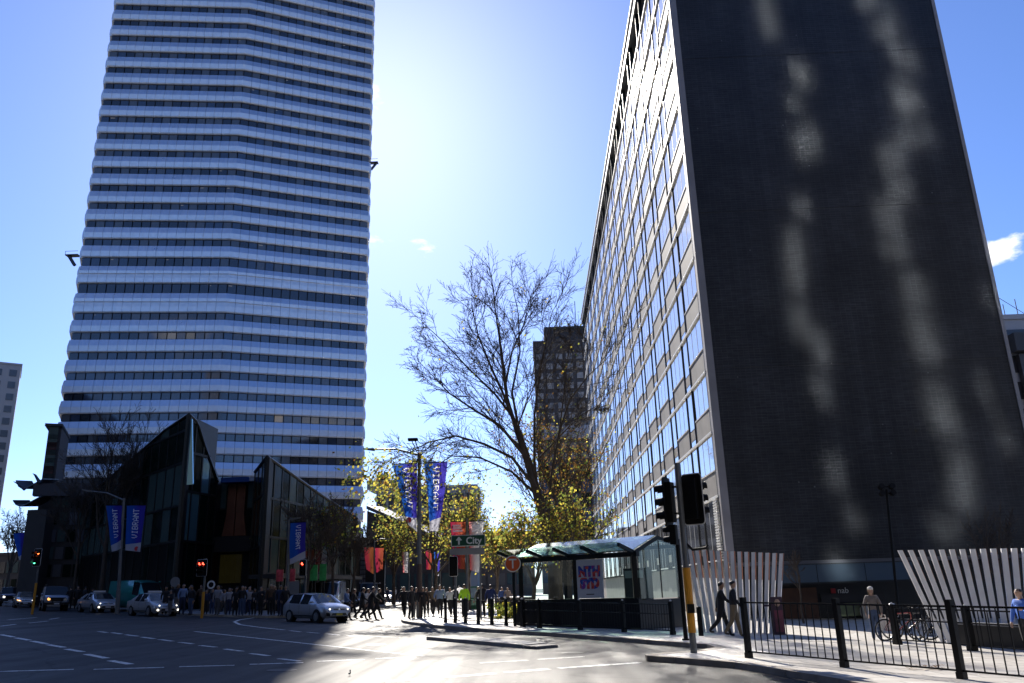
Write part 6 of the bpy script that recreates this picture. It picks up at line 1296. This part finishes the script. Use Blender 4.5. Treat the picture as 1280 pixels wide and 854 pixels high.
# information pillar
g = P(975, 798.5); ip = thing('information_pillar', 'narrow red and purple information pillar between the fins and the shop', 'sign', (g.x, g.y, g.z+KH)); zt = Q(975, 746, g.y).z
m = MB(); m.box(g.x-.2, g.x+.2, g.y-.08, g.y+.08, g.z+KH, zt); part('body', m, mat('pillar_purple', (.04, .015, .04), .5), ip, True)
m = MB(); m.box(g.x-.12, g.x+.17, g.y-.1, g.y-.082, g.z+KH+.1, zt-.45); part('front', m, mat('pillar_red', (.16, .03, .06), .5, var=.4, vscale=3), ip, True)
m = MB(); m.ball((g.x+.02, g.y-.1, zt-.2), .1, .02, .13); part('portrait', m, SKIN[0], ip, True); m = MB(); m.box(g.x-.45, g.x-.2, g.y-.04, g.y+.04, g.z+KH+.95, g.z+KH+1.02); part('arm', m, mat('pillar_purple', (.04, .015, .04), .5), ip, True)
# green kiosk board
g = P(590, 764); kb = thing('kiosk_board', 'green and blue advertising board behind the worker in the vest', 'sign', (g.x, g.y, g.z+KH)); a, b = Q(583, 762, g.y), Q(597, 733, g.y)
m = MB(); m.box(a.x, b.x, g.y, g.y+.2, g.z+KH, b.z); part('board', m, mat('kiosk_green', (.02, .16, .08), .4), kb, True); m = MB(); m.box(a.x+.1, b.x-.1, g.y-.02, g.y-.002, (a.z+b.z)/2, b.z-.1); part('picture', m, mat('kiosk_blue', (.2, .3, .4), .4, var=.5, vscale=2), kb, True)
m = MB(); m.box(a.x+.15, b.x-.15, g.y-.02, g.y-.002, a.z+.3, a.z+.75); part('lettering_band', m, mat('kiosk_band', (.3, .55, .4), .5, var=.5, vscale=6), kb, True)
# pale market umbrellas up the side street
UM = mat('umbrella_cloth', (.7, .68, .64), .8)
for i, (x, y, Yv, w) in enumerate(((575, 739, 82, 1.8), (604, 741, 86, 1.7))):
    c = Q(x, y, Yv); t = thing('market_umbrella', ['pale market umbrella left of the green kiosk board', 'pale market umbrella right of the green kiosk board'][i], 'umbrella', (c.x, Yv, gz(c.x)+KH), 0, 'market umbrellas'); pole(t, c.x, Yv, gz(c.x), c.z+.2, .03, GALV)
    m = MB(); m.tube([(c.x, Yv, c.z-.35), (c.x, Yv, c.z-.28), (c.x, Yv, c.z+.35)], [w, w, .03], 8); part('canopy', m, UM, t, True)
# floodlight mast in front of the brick wall
g = AY(1117, 735, 38); fm = thing('floodlight_mast', 'thin dark mast with four small floodlights before the brick wall', 'street lamp', (g.x, 38, gz(g.x)+KH)); q = Q(1108, 612, 38); pole(fm, g.x, 38, gz(g.x), q.z, .06, SGB, top=(q.x-g.x, 0))
m = MB(); m.bar((q.x-.3, 38, q.z+.12), (q.x+.3, 38, q.z+.12), .05); m.bar((q.x-.3, 38, q.z-.18), (q.x+.3, 38, q.z-.18), .05); part('crossbar', m, SGB, fm, True)
for dx in (-.24, .24):
    for dz in (.16, -.14): m = MB(); m.disc((q.x+dx, 37.85, q.z+dz), (0, 1, -.3), .13, .2, 12); part('floodlight', m, SGB, fm, True)
# sapling by the brick wall
p = AY(1003, 760, 40); simple_tree('bare_tree', 'small bare sapling in front of the shop fascia', TG, onpath(Vector((p.x, 40, gz(p.x)))), 3.4, .05, 71, last=2, nch=(4, 4), trunkfrac=.5, nl=6, limb=.75, bark=BARKD, minr=.01)
p = AY(1255, 760, 36); simple_tree('bare_tree', 'bare tree showing above the right fin screen', TG, onpath(Vector((p.x, 36, gz(p.x)))), 4.9, .09, 72, last=3, nch=(5, 4, 4), trunkfrac=.4, nl=6, limb=.65, bark=BARKD, minr=.008)
# green shrub by the corner fence
p = P(640, 776); sh_ = Tree(5); sh_.tips = [(Vector((p.x+sh_.r.gauss(0, .55), p.y+sh_.r.gauss(0, .5), p.z+KH+.15+abs(sh_.r.gauss(0, .25)))), UPV) for _ in range(80)]; lm = MB(); sh_.leaves(lm, 900, .13, jit=.12, wts=(3, 3, 0, 4)); t = thing('shrub', 'low green and yellow shrub behind the kerb fence by the shelter', 'shrub', (p.x, p.y, p.z+KH)); part('leaves', lm, LEAFS, t, True, kind='stuff'); m = MB(); [m.tube([(p.x, p.y, p.z), (p.x+.5*cos(k), p.y+.5*sin(k), p.z+KH+.5)], [.03, .01], 5) for k in range(6)]; part('stems', m, BARK, t, True)
p = P(612, 764); pl_ = thing('planter', 'pale stone planter edge behind the kerb fence', 'planter', (p.x+2, p.y, p.z+KH)); m = MB(); m.box(p.x+.4, p.x+3.4, p.y, p.y+.9, p.z, p.z+KH+.75); part('box', m, DW, pl_, True); m = MB(); m.box(p.x+.3, p.x+3.5, p.y-.1, p.y+1, p.z+KH+.753, p.z+KH+.85); part('rim', m, mat('stone_coping', (.22, .22, .22), .6), pl_, True)
# ================================================================== bicycles
def bicycle(label, loc, rz, col, lean=.12):
    t = thing('bicycle', label, 'bicycle', loc, rz, 'bicycles at the fence'); t.rotation_euler = (lean, 0, rz); fc = mat('bike_%02d%02d%02d' % tuple(int(99*c) for c in col), col, .35, coat=.4); R_ = .335
    for x in (-.52, .52):
        m = MB(); m.torus((x, 0, R_), (0, 1, 0), R_-.02, .02, 28, 6); w = part('wheel', m, TYRE, t); m = MB(); m.torus((x, 0, R_), (0, 1, 0), R_-.045, .012, 28, 5); part('rim', m, RIM, w); m = MB()
        for k in range(12): a = 2*pi*k/12; m.bar((x, 0, R_), (x+cos(a)*(R_-.05), 0, R_+sin(a)*(R_-.05)), .005)
        m.disc((x, -.03, R_), (0, 1, 0), .025, .06, 10); part('spokes', m, RIM, w)
    m = MB(); bb = (-.08, 0, .30); st_ = (-.22, 0, .80); hd_ = (.36, 0, .82); hl = (.40, 0, .66)
    for a, b in ((bb, st_), (st_, hd_), (bb, hl), (hd_, hl)): m.tube([a, b], .019, 8)
    for y in (-.05, .05): m.tube([bb, (-.52, y, R_)], .011, 6); m.tube([st_, (-.52, y, R_)], .010, 6); m.tube([hl, (.52, y, R_)], .013, 6)
    part('frame', m, fc, t)
    m = MB(); m.tube([hd_, (.33, 0, .98)], .016, 6); m.tube([(.30, -.29, 1.0), (.34, -.12, 1.0), (.34, .12, 1.0), (.30, .29, 1.0)], .014, 6); part('handlebar', m, FBK, t)
    m = MB(); m.tube([st_, (-.25, 0, .93)], .013, 6); m.hexa([(-.40, -.08, .93), (-.13, -.03, .93), (-.13, .03, .93), (-.40, .08, .93), (-.40, -.07, .98), (-.13, -.02, .97), (-.13, .02, .97), (-.40, .07, .98)]); part('saddle', m, FBK, t)
    m = MB(); m.disc((-.08, .03, .30), (0, 1, 0), .09, .012, 16); m.bar((-.08, .06, .30), (-.0, .06, .15), .02); m.bar((-.08, -.06, .30), (-.16, -.06, .45), .02); m.box(-.05, .05, .06, .16, .14, .16); m.box(-.21, -.11, -.16, -.06, .44, .46); part('crankset', m, FBK, t)
    return t
for i, (x, y, rz, c, lb_) in enumerate(((1128, 806.5, .15, (.3, .05, .04), 'red bicycle nearest the woman in the cap'), (1141, 806, -.5, (.03, .03, .035), 'black bicycle in the middle of the parked bicycles'), (1168, 807, .5, (.02, .02, .025), 'black bicycle with turned handlebar nearest the low wall'))):
    g = P(x, y); bicycle(lb_, onpath(g), rz, c)
m = MB(); g = P(1122, 803); m.ball((g.x, g.y, g.z+KH+1.0), .12, .1, .09); hb_ = thing('helmet', 'pale helmet hung on the handlebar of the red bicycle', 'helmet', (g.x, g.y, g.z+KH+.95)); part('shell', m, mat('helmet_pale', (.55, .58, .65), .3), hb_, True, True); m = MB(); m.tube([(g.x-.1, g.y, g.z+KH+.97), (g.x, g.y, g.z+KH+.8), (g.x+.1, g.y, g.z+KH+.97)], .01, 5); part('strap', m, FBK, hb_, True)
# scrap of rubbish on the kerb and a bird on the road
g = P(1160, 846); m = MB(); rr = random.Random(3)
for k in range(30): a = Vector((g.x+rr.uniform(-.35, .35), g.y+rr.uniform(-.15, .15), g.z+KH+.02+rr.random()*.05)); m.quad(a, a+Vector((.07, .03, .02)), a+Vector((.05, .09, .0)), a+Vector((-.03, .05, .03)))
lt = thing('leaf_litter', 'little heap of brown leaves by the black fence foot', 'leaves', (g.x, g.y, g.z+KH)); part('dry_leaves', m, LEAFS[2], lt, True, kind='stuff')
g = P(437, 845); bd = thing('pigeon', 'small dark bird standing on the road', 'bird', (g.x, g.y, g.z)); m = MB(); m.ball((g.x, g.y, g.z+.14), .06, .11, .065, 10, 8); m.ball((g.x, g.y+.09, g.z+.24), .035, .045, .04, 8, 6); m.tube([(g.x, g.y+.06, g.z+.17), (g.x, g.y+.085, g.z+.23)], .032, 8); m.tube([(g.x, g.y-.08, g.z+.14), (g.x, g.y-.2, g.z+.11)], [.05, .02], 6); m.tube([(g.x-.025, g.y, g.z+.09), (g.x-.025, g.y+.01, g.z)], .008, 5); m.tube([(g.x+.025, g.y, g.z+.09), (g.x+.025, g.y+.01, g.z)], .008, 5); part('body', m, mat('pigeon_grey', (.05, .05, .06), .6), bd, True, True); bd.scale = (.42,)*3; m = MB(); m.tube([(g.x, g.y+.13, g.z+.235), (g.x, g.y+.165, g.z+.225)], [.01, .003], 5); part('beak', m, FBK, bd, True)
